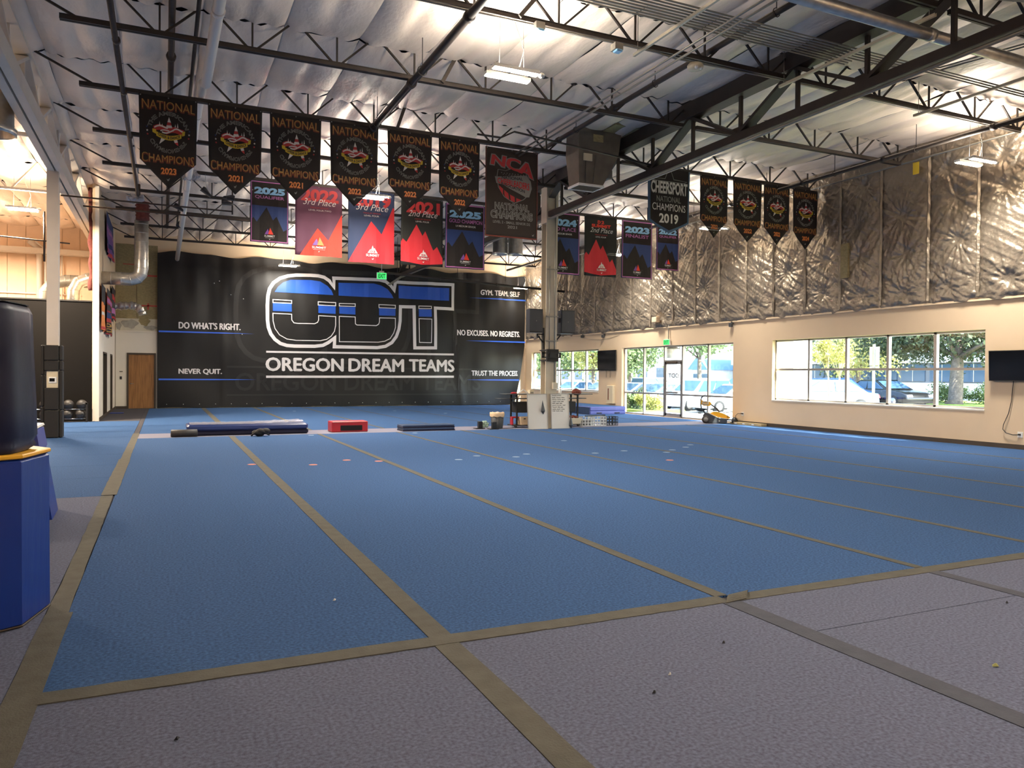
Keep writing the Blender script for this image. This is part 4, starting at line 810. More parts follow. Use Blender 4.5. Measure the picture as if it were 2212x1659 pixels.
# ------------------------------------------------------------------ the backdrop
ODT =  {"outer":[[6.84,5.7],[8.04,5.73],[8.89,5.74],[9.19,5.68],[9.43,5.52],[9.59,5.32],[9.65,5.69],[11.08,5.71],[12.45,5.72],[12.46,4.57],[11.58,4.58],[11.61,2.71],[10.6,2.69],[10.55,4.59],[9.89,4.57],[9.89,3.91],[9.84,3.53],[9.72,3.19],[9.51,2.91],[9.2,2.73],[8.82,2.66],[6.88,2.66],[6.89,3.05],[6.62,2.84],[6.38,2.71],[6.02,2.66],[5.15,2.65],[4.84,2.67],[4.57,2.75],[4.34,2.92],[4.17,3.15],[4.07,3.43],[4.03,3.74],[4.02,4.37],[4.04,4.77],[4.11,5.09],[4.27,5.35],[4.54,5.56],[4.87,5.68],[5.22,5.74],[5.84,5.77],[6.16,5.76],[6.42,5.71],[6.65,5.57],[6.85,5.31]],"blue":[[[4.32,4.96],[4.45,5.18],[4.67,5.39],[4.98,5.52],[5.41,5.54],[5.85,5.56],[6.24,5.52],[6.57,5.34],[6.75,5.15],[6.83,4.95]],[[7.05,5.51],[8.63,5.56],[8.97,5.49],[9.28,5.34],[9.47,5.12],[9.56,4.94],[7.06,4.94]],[[9.79,5.54],[12.26,5.55],[12.26,4.95],[9.8,4.95]],[[4.25,4.48],[5.03,4.49],[5.04,4.14],[4.25,4.14]],[[6.17,4.46],[6.93,4.45],[6.93,4.12],[6.17,4.13]],[[7.09,4.44],[7.82,4.46],[7.82,4.13],[7.09,4.14]],[[8.89,4.46],[9.66,4.46],[9.66,4.14],[8.9,4.13]],[[10.77,4.5],[11.39,4.5],[11.4,4.16],[10.77,4.15]]],"thin":[[[4.25,4.63],[5.03,4.62],[5.03,4.5],[4.25,4.5]],[[6.16,4.62],[6.93,4.62],[6.93,4.48],[6.16,4.48]],[[7.09,4.59],[7.81,4.61],[7.81,4.49],[7.09,4.48]],[[8.88,4.62],[9.65,4.62],[9.65,4.48],[8.89,4.48]],[[10.77,4.64],[11.38,4.65],[11.38,4.54],[10.77,4.52]],[[4.25,4.04],[5.03,4.03],[5.04,3.78],[5.13,3.66],[5.3,3.64],[6.01,3.65],[6.14,3.72],[6.18,3.82],[6.18,4.01],[6.93,4.0],[6.93,3.6],[6.88,3.35],[6.74,3.13],[6.54,2.98],[6.26,2.91],[5.23,2.9],[4.84,2.95],[4.53,3.12],[4.34,3.39],[4.26,3.71]],[[7.09,4.02],[7.81,4.02],[7.82,3.71],[7.89,3.66],[8.77,3.66],[8.88,3.73],[8.92,3.84],[8.92,4.02],[9.66,4.03],[9.67,3.61],[9.59,3.35],[9.42,3.09],[9.16,2.96],[8.86,2.91],[7.1,2.89]],[[10.78,4.05],[11.4,4.05],[11.4,2.95],[10.82,2.95]]],"rules":[[[3.98,2.42],[12.54,2.46],[12.54,2.37],[3.98,2.34]],[[3.98,1.36],[12.55,1.41],[12.55,1.31],[3.98,1.26]]]}
XB0, XB1, ZB0, ZB1, YBD = -.25, 16.27, .03, 6.36, 34.02
broot = thing('backdrop', 'huge black vinyl backdrop with white-outlined blue logo across the back wall', 'backdrop', (8, YBD, .1))
def bfold(x, z):
    t = (z-ZB0)/(ZB1-ZB0); g = 1/(1+math.exp(-(x-9.5)/1.2)); g = .35+.65*g+.4*math.exp(-((x-2.0)/1.2)**2)
    f = .030*math.sin(2.3*x+.8*math.sin(.9*z)+.5)*(.5+.5*t)+.020*math.sin(5.1*x-1.1*z+1)*t+.018*math.sin(8.7*x+.7*z)*t*t+.02*math.sin(1.1*x+2*z)
    f += .03*math.exp(-abs(x-12.2-.5*(6.3-z)*.25)/.16)+.025*math.exp(-abs(x-8.6-.9*(5.8-z)*.5)/.12)*t+.025*math.exp(-abs(x-2.3)/.1)
    return 1.5*f*g
def BP(x, z, off=0):
    t = max(0, (z-ZB0)/(ZB1-ZB0)); e = .55*max(0, (x-15.2)/1.1)**2*max(0, 1-t*2.2)
    return (x-e, YBD-bfold(x, z)-off, z)
b = MB(); nx, nz = 150, 44
for s_ in (0, -.006):
    for j in range(nz+1):
        for i in range(nx+1):
            x = XB0+(XB1-XB0)*i/nx; zt_ = ZB1+.05*math.sin(1.9*x)+.03*math.sin(4*x)-(.0 if x < 9 else .02); z = ZB0+(zt_-ZB0)*j/nz
            if j == 0: z += .015*math.sin(3.2*x)
            b.v.append(BP(x, z, s_))
N = (nx+1)*(nz+1)
for j in range(nz):
    for i in range(nx): a = j*(nx+1)+i; b.f += [(a, a+1, a+nx+2, a+nx+1), (N+a, N+a+nx+1, N+a+nx+2, N+a+1)]
b.m = [0]*len(b.f); b.sm = [True]*len(b.f); b.build('vinyl_sheet', 'vinyl', broot)
def bput(name, v, f, m, layer=1):
    B_ = MB(); B_.add([BP(x, z, .010*layer) for x, z in v], f); return B_.build(name, m, broot)
def bpoly(name, ps, m, layer=1): v, f = poly_mesh(ps, .2, .5); return bput(name, v, f, m, layer)
def btext(s_, x0, z0, x1, z1, m='logowhite', layer=2, bold=.02):
    g, f, _ = glyphs(s_); bm = bmesh.new()
    for dx, dz in ((0, 0), (-bold, 0), (bold, 0), (0, bold*.7), (0, -bold*.7)):
        vv = [bm.verts.new((x0+(x1-x0)*x+dx, z0+(z1-z0)*y+dz, 0)) for x, y in g]
        for q in f:
            try: bm.faces.new([vv[i] for i in q])
            except ValueError: pass
    k = math.ceil((x0-.1)/.2)
    while k*.2 < x1+.1: bmesh.ops.bisect_plane(bm, geom=bm.verts[:]+bm.edges[:]+bm.faces[:], plane_co=(k*.2, 0, 0), plane_no=(1, 0, 0), dist=1e-5); k += 1
    bm.verts.index_update(); v = [(a.co.x, a.co.y) for a in bm.verts]; F = [tuple(q_.index for q_ in a.verts) for a in bm.faces]; bm.free(); return bput('lettering', v, F, m, layer)
gx = lambda p: (8.27+(p[0]-8.27)*1.3, 4.0+(p[1]-4.2)*1.3)
bpoly('ghost_logo', ribbon([gx(p) for p in ODT['outer']], .2), 'ghost', 1)
btext('OREGON DREAM TEAMS', 2.75, .72, 13.9, 1.46, 'ghost', 1); bpoly('ghost_rule', [[(2.4, 1.68), (14, 1.68), (14, 1.76), (2.4, 1.76)], [(2.4, .5), (14, .5), (14, .56), (2.4, .56)]], 'ghost', 1)
bpoly('logo_outline', ribbon(ODT['outer'], .145), 'logowhite', 2)
bpoly('logo_fill', [p for p in ODT['blue']], 'logoblue', 2)
for p in ODT['thin']: bpoly('logo_line', ribbon(p, .036), 'logowhite', 2.5)
bpoly('logo_rule', ODT['rules'], 'logowhite', 2)
btext('OREGON', 3.98, 1.57, 7.28, 2.13, bold=.028); btext('DREAM', 7.54, 1.58, 10.06, 2.14, bold=.028); btext('TEAMS', 10.34, 1.60, 12.55, 2.15, bold=.028)
btext("DO WHAT'S RIGHT.", .55, 3.27, 2.93, 3.54, bold=.012); btext('NEVER QUIT.', .55, 1.38, 2.2, 1.62, bold=.012)
btext('GYM. TEAM. SELF', 13.88, 5.32, 15.98, 5.56, bold=.012); btext('NO EXCUSES. NO REGRETS.', 12.7, 3.34, 16.0, 3.6, bold=.012); btext('TRUST THE PROCESS.', 13.45, 1.42, 16.02, 1.66, bold=.012)
for x0, x1, z, rt in ((-.2, 3.5, 3.13, 0), (-.2, 3.6, 1.18, 0), (13.3, 16.3, 5.155, 1), (13.1, 16.3, 3.09, 1), (13.2, 16.2, 1.215, 1)):
    tp = [(x0, z-.035), (x0+.6*(x1-x0), z-.025), (x1, z), (x0+.6*(x1-x0), z+.025), (x0, z+.035)]
    if rt: tp = [(x0+x1-a, c_) for a, c_ in tp]
    bpoly('glow_line', [tp], 'glowblue', 2)
b = MB()
for x in np.arange(.1, 16.2, .62):
    p = BP(x, .16, .012); b.ball(p, .016, 6, 4)
for x, z in ((3.0, 3.1), (3.05, 4.6), (1.9, 5.2), (2.1, 5.3), (2.55, 4.75)): b.ball(BP(x, z, .012), .02, 6, 4)
b.build('grommet', 'whitep', broot)
# ------------------------------------------------------------------ mats and blocks
def solid(name, label, cat, mb, m, origin, group=None): return tag(mb.build(name, m, None, origin), label, cat, group)
t = thing('crash_mat', 'long dark blue crash mat with crumpled clear plastic on top', 'mat', (1.9, 19.6, 0))
MB().bbox(.5, 3.25, 19.15, 20.1, 0, .12, .03).build('base_layer', 'navy', t); MB().bbox(.48, 3.24, 19.13, 20.12, .12, .255, .035).build('mat_body', 'matblue', t)
b = MB(); n = 30
for j in range(11):
    for i in range(n+1):
        x = .55+2.6*i/n; y = 19.14+.94*j/10; k = max(0, (x-1.9)/1.3)
        b.v.append((x, y, .262+.03*k*abs(math.sin(9*x+3*y)*math.sin(5*x-7*y))+.012*math.sin(21*x+9*y)**2+.03*k))
for j in range(10):
    for i in range(n): a = j*(n+1)+i; b.f.append((a, a+1, a+n+2, a+n+1))
b.m = [0]*len(b.f); b.sm = [False]*len(b.f); b.build('plastic_sheet', 'film', t)
b = MB(); b.tube([(.14, 19.0, .085), (.15, 19.0, .085), (.70, 19.0, .085), (.71, 19.0, .085)], [.06, .085, .085, .06], 18)
solid('foam_roller', 'dark brown foam roller lying before the crash mat', 'roller', b, 'rubber', (.42, 19, 0))
b = MB()
for i in range(9): a = i*2.4; b.ball((2.04+.11*math.cos(a)*(i % 3)/1.5, 18.62+.05*math.sin(a), .055+.035*(i % 3)), .085, 10, 6, 0, (1.25, .9, .75))
b.tube([(1.85, 18.6, .02), (1.9, 18.56, .07), (2.0, 18.52, .12), (2.12, 18.53, .11), (2.25, 18.58, .03)], .022, 6)
solid('cloth_heap', 'crumpled black bag heap at the foot of the crash mat', 'bag', b, 'black', (2.04, 18.6, 0))
t = thing('tumbling_block', 'red vinyl block with a black hook-and-loop panel', 'block', (4.3, 19.5, 0))
MB().bbox(3.84, 4.76, 19.24, 19.75, 0, .27, .015).build('block_body', 'redv', t); MB().box(4.06, 4.61, 19.225, 19.245, .04, .17).build('velcro_panel', 'velcro', t); MB().box(3.86, 4.74, 19.232, 19.242, .245, .25).build('seam', 'rust', t)
t = thing('folding_mat', 'folded slate blue panel mat right of the red block', 'mat', (6.3, 19.2, 0))
for k in range(4): MB().bbox(5.6+.008*(k % 2), 7.03-.01*(k % 2), 18.95+.006*k, 19.5, .003+.039*k, .04+.039*k, .008).build('mat_panel', 'matslate' if k % 2 else 'navy', t)
t = thing('landing_mat', 'thick folded mat with a violet-blue side under the wall TV', 'mat', (15.3, 26.3, 0))
MB().bbox(14.62, 16.2, 24.8, 28.4, 0, .14, .02).build('mat_layer', 'matviolet', t); MB().bbox(14.62, 16.2, 24.8, 28.4, .142, .29, .02).build('mat_layer', 'matviolet', t); MB().box(14.64, 16.18, 24.82, 28.38, .288, .294).build('mat_cover', 'blue', t)
MB().box(14.605, 14.622, 24.84, 28.36, .02, .27).build('dark_side', 'matslate', t)
for x in (14.9, 15.7): MB().box(x, x+.22, 24.785, 24.805, .03, .07).build('handle', 'black', t)
def octa(cx, cy, R, rot, z0, z1, flare=0., nseg=6, b=.02, bulge=.0):
    m_ = MB(); rings = []
    def ring(z, r): return [(cx+r*math.cos(rot+PI/4*k), cy+r*math.sin(rot+PI/4*k), z) for k in range(8)]
    rings.append(ring(z0, R-b)); 
    for i in range(nseg+1): q = i/nseg; rings.append(ring(z0+b+(z1-z0-2*b)*q, R*(1+flare*(1-q)+bulge*math.sin(PI*q))))
    rings.append(ring(z1, R-b)); return m_.loft(rings)
rot8 = math.radians(-12.9+22.5)
t = thing('tumbling_octagon', 'royal blue octagon block with a yellow top in the left foreground', 'block', (-1.19, 5.51, 0))
octa(-1.19, 5.51, .535, rot8, 0, .985, .01).build('block_body', 'royal', t); octa(-1.19, 5.51, .545, rot8, .985, 1.01, 0, 1, .006).build('yellow_top', 'yellow', t)
octa(-1.19, 5.51, .545, rot8, .004, .014, 0, 1, .003).build('piping', 'bronze', t)
t = thing('tumbling_barrel', 'tall dark navy padded barrel standing on the yellow-topped octagon', 'block', (-1.24, 5.5, 1.01))
b = MB(); N8 = 32
def sq(a, R): # rounded octagon radius
    k = math.cos(((a-rot8) % (PI/4))-PI/8); return R*(.12+.88*math.cos(PI/8)/k)*1.01
for_r = []
for z, r in ((1.012, .47), (1.03, .50), (1.06, .485), (1.10, .505), (1.3, .50), (1.6, .487), (1.85, .478), (1.89, .46), (1.91, .42)):
    for_r.append([(-1.22+sq(2*PI*k/N8, r)*math.cos(2*PI*k/N8), 5.5+sq(2*PI*k/N8, r)*math.sin(2*PI*k/N8), z+.012*math.sin(3*2*PI*k/N8)*(z < 1.1)) for k in range(N8)])
b.loft(for_r, 0, True, True); b.build('padded_body', 'navy', t)
MB().loft([[(p[0], p[1], 1.90) for p in for_r[-2]], [(p[0], p[1], 1.905) for p in for_r[-2]]]).build('top_seam', 'black', t)
b = MB(); b.hexa([(-2.1, 8.85, 0), (-1.02, 8.85, 0), (-1.04, 9.5, 0), (-2.1, 9.5, 0), (-2.05, 8.87, .92), (-1.17, 8.87, .92), (-1.18, 9.45, .92), (-2.05, 9.45, .92)])
t = thing('trapezoid_block', 'royal blue sloping block behind the octagon', 'block', (-1.6, 9.2, 0)); b.build('block_body', 'royal', t); MB().hexa([(-2.07, 8.85, .92), (-1.15, 8.85, .92), (-1.16, 9.47, .92), (-2.07, 9.47, .92), (-2.07, 8.85, .94), (-1.16, 8.85, .94), (-1.17, 9.47, .94), (-2.07, 9.47, .94)]).build('white_top', 'whitep', t)
MB().hexa([(-2.1, 8.845, .70), (-1.125, 8.845, .70), (-1.14, 9.51, .70), (-2.1, 9.51, .70), (-2.07, 8.855, .90), (-1.16, 8.855, .90), (-1.17, 9.48, .90), (-2.07, 9.48, .90)]).build('blue_band', 'matviolet', t)
# ball racks
def rack(x0, x1, label, y=25.5):
    t = thing('ball_rack', label, 'rack', ((x0+x1)/2, y, 0))
    for x in (x0, x1-.04): MB().box(x, x+.04, y-.12, y-.08, 0, .56).box(x, x+.04, y+.10, y+.14, 0, .56).box(x, x+.04, y-.12, y+.14, .52, .56).build('upright', 'black', t)
    for z in (.10, .38): MB().tube([(x0+.04, y-.08, z), (x1-.04, y-.08, z)], .012, 6).tube([(x0+.04, y+.08, z), (x1-.04, y+.08, z)], .012, 6).build('shelf_rail', 'chrome', t)
rack(-2.76, -2.04, 'black two-tier ball rack right of the padded column'); rack(-3.7, -2.98, 'black two-tier ball rack behind the padded column')
def mball(x, z, label):
    t = thing('medicine_ball', label, 'ball', (x, 25.5, z), 'black medicine balls')
    MB().ball((x, 25.5, z), .145, 18, 12).build('ball_body', 'rubber', t); MB().tube([(x+.145*math.cos(a)*1.004, 25.5+.145*math.sin(a)*1.004, z) for a in np.linspace(0, 2*PI, 25)], .004, 4).build('seam', 'black', t); MB().box(x+.03, x+.08, 25.355, 25.372, z+.03, z+.05).build('label_patch', 'greyprint', t)
for x, z, l in ((-2.80, .51, 'top-tier medicine ball half hidden by the padded column'), (-2.53, .51, 'medicine ball in the middle of the top tier'), (-2.19, .51, 'medicine ball at the right end of the top tier'), (-2.55, .23, 'lower-tier medicine ball, left one of the right rack'), (-2.22, .23, 'lower-tier medicine ball, right one of the right rack'), (-3.12, .51, 'upper medicine ball left of the padded column'), (-3.12, .23, 'lower medicine ball left of the padded column')): mball(x, z, l)
# ------------------------------------------------------------------ around the column
def board(name, label, x0, x1, lean, kite, scrib):
    t = thing(name, label, 'whiteboard', ((x0+x1)/2, 18.62, 0)); y0, y1, zt = 18.60, 18.60+lean, .96
    def Q(u, v, o=0): return (x0+(x1-x0)*u, y0+(y1-y0)*v-o, zt*v)
    MB().hexa([Q(0, 0, .0), Q(1, 0, .0), Q(1, 0, -.018), Q(0, 0, -.018), Q(0, 1, 0), Q(1, 1, 0), Q(1, 1, -.018), Q(0, 1, -.018)]).build('panel', 'whiteboard', t)
    b = MB()
    for a, c in (((0, 0), (1, 0)), ((0, 1), (1, 1)), ((0, 0), (0, 1)), ((1, 0), (1, 1))): b.bar(Q(*a, .004), Q(*c, .004), .018, .022, up=(0, 1, 0))
    b.build('frame', 'alu', t)
    if scrib:
        for r in range(9):
            b = MB(); v = .95-.055*r if r else .955; u = .08; 
            for wd in range(3 if r else 2):
                ln = rng.uniform(.12, .26); pts = [Q(u+ln*i/14, v+.012*math.sin(i*2.1+r)+.008*rng.uniform(-1, 1)-.0*i, .006) for i in range(15)]
                b.tube(pts, .0035, 3, caps=False); u += ln+.05
            b.build('handwriting', 'ink', t)
    return t, Q
t, Q = board('whiteboard', 'blank whiteboard leaning left of the grey column', 9.02, 9.62, .09, True, False)
def kite(label, cx, y, z0, z1, zm, w_, lean):
    b = MB(); P = [(cx, z1), (cx+w_, zm), (cx+.15*w_, z0), (cx-w_*.9, zm-.01)]
    f_ = [(p[0], y+lean*(p[1]-z0), p[1]) for p in P]; b.add(f_+[(cx, y-.05+lean*(zm-z0), zm)], [(0, 1, 4), (1, 2, 4), (2, 3, 4), (3, 0, 4), (0, 3, 2, 1)]); solid('kite_panel', label, 'panel', b, 'greyplastic', (cx, y, z0))
kite('dark kite-shaped panel resting on the blank whiteboard', 9.46, 18.585, .40, .80, .5, .07, .09)
kite('dark kite-shaped panel standing at the right edge of the written whiteboard', 10.29, 18.50, 0, .40, .1, .07, .05)
board('whiteboard', 'whiteboard with black handwritten list leaning right of the column', 9.74, 10.30, .09, False, True)
def cart(label, x0, x1, leg, y, sh, cab):
    t = thing('utility_cart', label, 'cart', (leg, y, 0))
    MB().bbox(x0, x1, y-.28, y+.28, .925, .95, .01).build('top_shelf', 'greyplastic', t); MB().bbox(sh[0], sh[1], y-.2, y+.2, .80, .82, .008).build('middle_shelf', 'greyplastic', t)
    for yy_ in (-.2, .2): MB().box(leg-.02, leg+.02, y+yy_-.02, y+yy_+.02, .06, .925).build('leg', 'black', t)
    MB().bbox(cab[0], cab[1], y-.2, y+.2, .42, .72, .012).build('equipment_box', 'black', t)
    MB().bbox(min(leg, cab[0])-.1, max(leg, cab[1])+.08, y-.24, y+.24, .05, .08, .01).build('base', 'black', t)
    for x in (min(leg, cab[0])-.04, max(leg, cab[1])+.02): MB().tube([(x-.0, y-.24, .035), (x, y-.2, .035)], .035, 10).build('caster', 'rubber', t)
cart('black utility cart behind the blank whiteboard', 8.66, 9.55, 9.0, 19.5, (8.5, 9.5), (9.0, 9.5)); cart('black utility cart behind the written whiteboard', 10.0, 11.42, 10.95, 19.5, (10.0, 11.25), (10.45, 10.9))
t = thing('plastic_bottle', 'small pale bottle on the right cart', 'bottle', (10.42, 19.4, .95)); MB().lathe((10.42, 19.4, .95), [(.04, 0), (.045, .02), (.045, .12), (.02, .15), (.02, .17)], 10).build('bottle_body', 'whitep', t); MB().lathe((10.42, 19.4, 1.12), [(.024, 0), (.024, .03)], 10).build('cap', 'cream', t)
b = MB(); b.ball((10.95, 19.4, 1.0), .12, 12, 8, 0, (1.1, .8, .85)).ball((11.02, 19.36, .985), .08, 10, 6).ball((10.87, 19.38, .985), .07, 10, 6); solid('pouch', 'reddish brown cloth pouch on the right cart', 'pouch', b, 'rust', (10.95, 19.4, .95))
b = MB()
for s_ in (-1, 1): b.bar((9.22, 19.35, 1.07), (9.22+s_*.16, 19.35, .955), .03, .03, up=(0, 1, 0))
b.bar((9.09, 19.35, .965), (9.35, 19.35, .965), .02, .02); solid('hanger', 'white triangular hanger standing on the left cart', 'hanger', b, 'whitep', (9.22, 19.35, .95))
t = thing('carton', 'small cream carton on the left cart', 'box', (9.5, 19.4, .95)); MB().bbox(9.40, 9.53, 19.3, 19.45, .95, 1.06, .006).build('carton_body', 'cream', t); MB().box(9.42, 9.51, 19.295, 19.3, .97, 1.0).build('label', 'greyprint', t)
b = MB(); b.ball((8.95, 19.4, .97), .06, 10, 6, 0, (1.8, 1, .5)); solid('red_cloth', 'small red cloth on the left cart', 'cloth', b, 'redv', (8.95, 19.4, .95))
def basket(label, x0, x1, y, h, m):
    t = thing('basket', label, 'basket', ((x0+x1)/2, y, .08)); z0 = .08
    b = MB(); 
    def ring(z, i): return [(x0-i, y-.14-i, z), (x1+i, y-.14-i, z), (x1+i, y+.14+i, z), (x0-i, y+.14+i, z)]
    b.loft([ring(z0, 0), ring(z0+h, .03), ring(z0+h, .015), ring(z0+.02, -.012)], 0, True); b.build('basket_body', m, t)
    MB().box(x0+.06, x0+.12, y-.178, y-.16, z0+h-.06, z0+h-.03).build('handle_slot', 'ink', t)
    return t
basket('beige plastic basket on the floor under the left cart', 9.1, 9.45, 19.35, .22, 'skin'); basket('beige plastic basket under the right cart beside the white crate', 10.55, 10.98, 19.3, .17, 'cream')
b = MB()
for i in range(5): b.ball((10.62+.07*i, 19.3+.03*(i % 2), .27+.02*(i % 2)), .06, 8, 5, 0, (1.1, 1, .7))
solid('cloth_heap', 'rust and grey cloths heaped in the right basket', 'cloth', b, 'rust', (10.75, 19.3, .24))
b = MB(); b.bbox(8.86, 9.08, 19.3, 19.45, .27, .31, .01); b.bbox(8.86, 8.9, 19.3, 19.45, .08, .27, .01); solid('red_tray', 'red tray standing beside the beige basket', 'tray', b, 'redv', (8.9, 19.35, .08))
def crate(label, x0, x1, m, y=19.45):
    t = thing('storage_crate', label, 'crate', ((x0+x1)/2, y, 0), 'crates in a row'); h = .27; y0, y1 = y-.17, y+.17
    def wall(f):
        b = MB()
        for k in range(5): b.hexa(f(k/4-.03, k/4+.03, 0, 1))
        for k in range(4): b.hexa(f(0, 1, k/3-.04, k/3+.04))
        b.build('crate_wall', m, t)
    cl = lambda a: min(max(a, 0), 1)
    def fx(yy_): return lambda a, c, p, q: [(x0+(x1-x0)*cl(a), yy_-.006, h*cl(p)), (x0+(x1-x0)*cl(c), yy_-.006, h*cl(p)), (x0+(x1-x0)*cl(c), yy_+.006, h*cl(p)), (x0+(x1-x0)*cl(a), yy_+.006, h*cl(p)), (x0+(x1-x0)*cl(a), yy_-.006, h*cl(q)), (x0+(x1-x0)*cl(c), yy_-.006, h*cl(q)), (x0+(x1-x0)*cl(c), yy_+.006, h*cl(q)), (x0+(x1-x0)*cl(a), yy_+.006, h*cl(q))]
    def fy(xx): return lambda a, c, p, q: [(xx-.006, y0+(y1-y0)*cl(a), h*cl(p)), (xx+.006, y0+(y1-y0)*cl(a), h*cl(p)), (xx+.006, y0+(y1-y0)*cl(c), h*cl(p)), (xx-.006, y0+(y1-y0)*cl(c), h*cl(p)), (xx-.006, y0+(y1-y0)*cl(a), h*cl(q)), (xx+.006, y0+(y1-y0)*cl(a), h*cl(q)), (xx+.006, y0+(y1-y0)*cl(c), h*cl(q)), (xx-.006, y0+(y1-y0)*cl(c), h*cl(q))]
    for yy_ in (y0, y1): wall(fx(yy_))
    for xx in (x0, x1): wall(fy(xx))
    MB().box(x0, x1, y0, y1, 0, .012).build('crate_floor', m, t)
    return t
crate('white lattice crate nearest the written whiteboard', 11.1, 11.5, 'whitep'); crate('white lattice crate between a white and a black crate', 11.51, 11.92, 'whitep'); crate('black lattice crate at the end of the row', 11.94, 12.32, 'plastic')
b = MB(); b.bbox(11.15, 11.47, 19.32, 19.58, .02, .2, .02); solid('folded_cloth', 'grey folded cloth inside the first white crate', 'cloth', b, 'greyprint', (11.3, 19.45, .02))
b = MB(); b.bar((11.3, 19.45, .285), (12.0, 19.5, .30), .05, .03); solid('black_bar', 'black bar lying across the crates', 'bar', b, 'plastic', (11.6, 19.45, .27))
t = thing('waste_bin', 'dark waste bin with a peach liner left of the carts', 'bin', (8.36, 19.2, 0))
MB().lathe((8.36, 19.2, 0), [(.15, 0), (.155, .02), (.19, .42), (.18, .42), (.145, .03)], 18).build('bin_body', 'greyplastic', t)
b = MB(); b.loft([[(8.36+(r+.01*math.sin(5*a)+.008*math.sin(11*a))*math.cos(a), 19.2+(r+.01*math.sin(5*a))*math.sin(a), z+.012*math.sin(7*a)) for a in np.linspace(0, 2*PI, 28, False)] for r, z in ((.197, .33), (.203, .42), (.19, .45), (.13, .42), (.03, .38))], 0, False, True); b.build('bin_liner', 'skin', t)
b = MB()
for i in range(3): b.ball((8.31+.05*i, 19.14+.03*(i % 2), .43+.012*(i % 2)), .03, 6, 4, 0, (1.5, 1, .7))
solid('paper_scraps', 'white crumpled paper in the waste bin', 'paper', b, 'whitep', (8.36, 19.2, .42))
def bookend(label, x, y):
    t = thing('plate_stand', label, 'stand', (x, y, 0)); MB().bbox(x-.15, x+.12, y-.1, y+.1, 0, .02, .005).build('foot_plate', 'plastic', t); MB().bbox(x-.05, x+.07, y-.06, y+.06, .02, .20, .01).build('upright_block', 'plastic', t)
bookend('black block on a flat plate, left of the pair beside the bin', 7.86, 19.25); bookend('black block on a flat plate, nearer the bin', 8.16, 18.98)
b = MB()
for i in range(8): b.ball((7.98+.025*i, 19.4+.03*(i % 2), .06+.05*(i % 3)), .055, 8, 5, 0, (1, 1, .9))
solid('crumpled_bag', 'pale green crumpled plastic bag between the black blocks and the bin', 'bag', b, mat('pale_green_film', S(170, 196, 176), .4), (8.06, 19.4, 0))
def speaker(label, x0, x1, side):
    t = thing('loudspeaker', label, 'speaker', ((x0+x1)/2, 18.9, 2.65))
    b = MB(); xs = [(x0, 18.7), (x1, 18.7), (x1-.05, 19.02), (x0+.05, 19.02)]
    b.loft([[(x, y, z) for x, y in xs] for z in (2.65, 3.30)]); b.build('cabinet', 'plastic', t)
    MB().box(x0+.012, x1-.012, 18.69, 18.702, 2.69, 3.28).build('grille', 'greyplastic', t); MB().box((x0+x1)/2-.012, (x0+x1)/2+.012, 18.685, 18.692, 2.96, 2.985).build('badge', 'greyprint', t)
    MB().box(x1-.002 if side < 0 else x0-.0, x1+.006 if side < 0 else x0+.004, 18.78, 18.88, 2.95, 3.08).build('carry_handle', 'black', t)
    xc = 9.61 if side < 0 else 9.95; e = x1-.08 if side < 0 else x0+.08
    MB().bar((xc, 18.9, 2.62), (e, 18.9, 2.62), .04, .03).bar((xc, 18.9, 2.38), (e, 18.9, 2.61), .04, .025).box(xc-.012, xc+.012, 18.86, 18.94, 2.2, 2.8).build('wall_bracket', 'black', t)
speaker('black loudspeaker bracketed on the left of the grey column', 9.09, 9.49, -1); speaker('black loudspeaker bracketed on the right of the grey column', 10.07, 10.49, 1)
t = thing('screen_mount', 'empty black TV mount strapped round the grey column', 'mount', (9.75, 18.65, 2.0))
b = MB(); b.box(9.44, 10.03, 18.63, 18.65, 2.08, 2.11); b.box(9.44, 10.03, 18.63, 18.65, 1.96, 1.99); b.box(9.44, 9.52, 18.63, 18.65, 1.96, 2.11); b.box(9.97, 10.03, 18.63, 18.65, 1.96, 2.11); b.box(9.68, 9.86, 18.62, 18.65, 1.96, 2.11); b.build('mount_plate', 'plastic', t)
b = MB(); 
for z in (2.16, 1.88): b.box(9.59, 9.97, 18.71, 19.09, z, z+.03)
b.box(9.60, 9.96, 18.64, 18.73, 1.86, 2.2); b.build('strap', 'black', t)
# ------------------------------------------------------------------ on the right wall
def tv(label, y0, y1, z0, z1, tilt):
    t = thing('wall_tv', label, 'television', (16.32, (y0+y1)/2, z0))
    MB().hexa([(16.30, y0, z0), (16.34, y0, z0), (16.34, y1, z0), (16.30, y1, z0), (16.30-tilt, y0, z1), (16.34-tilt, y0, z1), (16.34-tilt, y1, z1), (16.30-tilt, y1, z1)]).build('casing', 'plastic', t)
    MB().hexa([(16.296, y0+.015, z0+.02), (16.30, y0+.015, z0+.02), (16.30, y1-.015, z0+.02), (16.296, y1-.015, z0+.02), (16.296-tilt, y0+.015, z1-.015), (16.30-tilt, y0+.015, z1-.015), (16.30-tilt, y1-.015, z1-.015), (16.296-tilt, y1-.015, z1-.015)]).build('screen', 'screen', t)
    MB().box(16.32, 16.4, (y0+y1)/2-.15, (y0+y1)/2+.15, (z0+z1)/2-.15, (z0+z1)/2+.15).build('wall_mount', 'black', t); return t
t = tv('black wall TV between the far window and the glass entrance', 25.72, 27.1, 1.68, 2.5, .0)
for y in (26.2, 26.5): MB().tube([(16.35, y, 1.7), (16.36, y+.01, 1.4)], .006, 5).build('cable', 'plastic', t)
t = tv('black wall TV at the right edge above a dangling cord', 9.5, 10.69, 1.44, 2.09, .03)
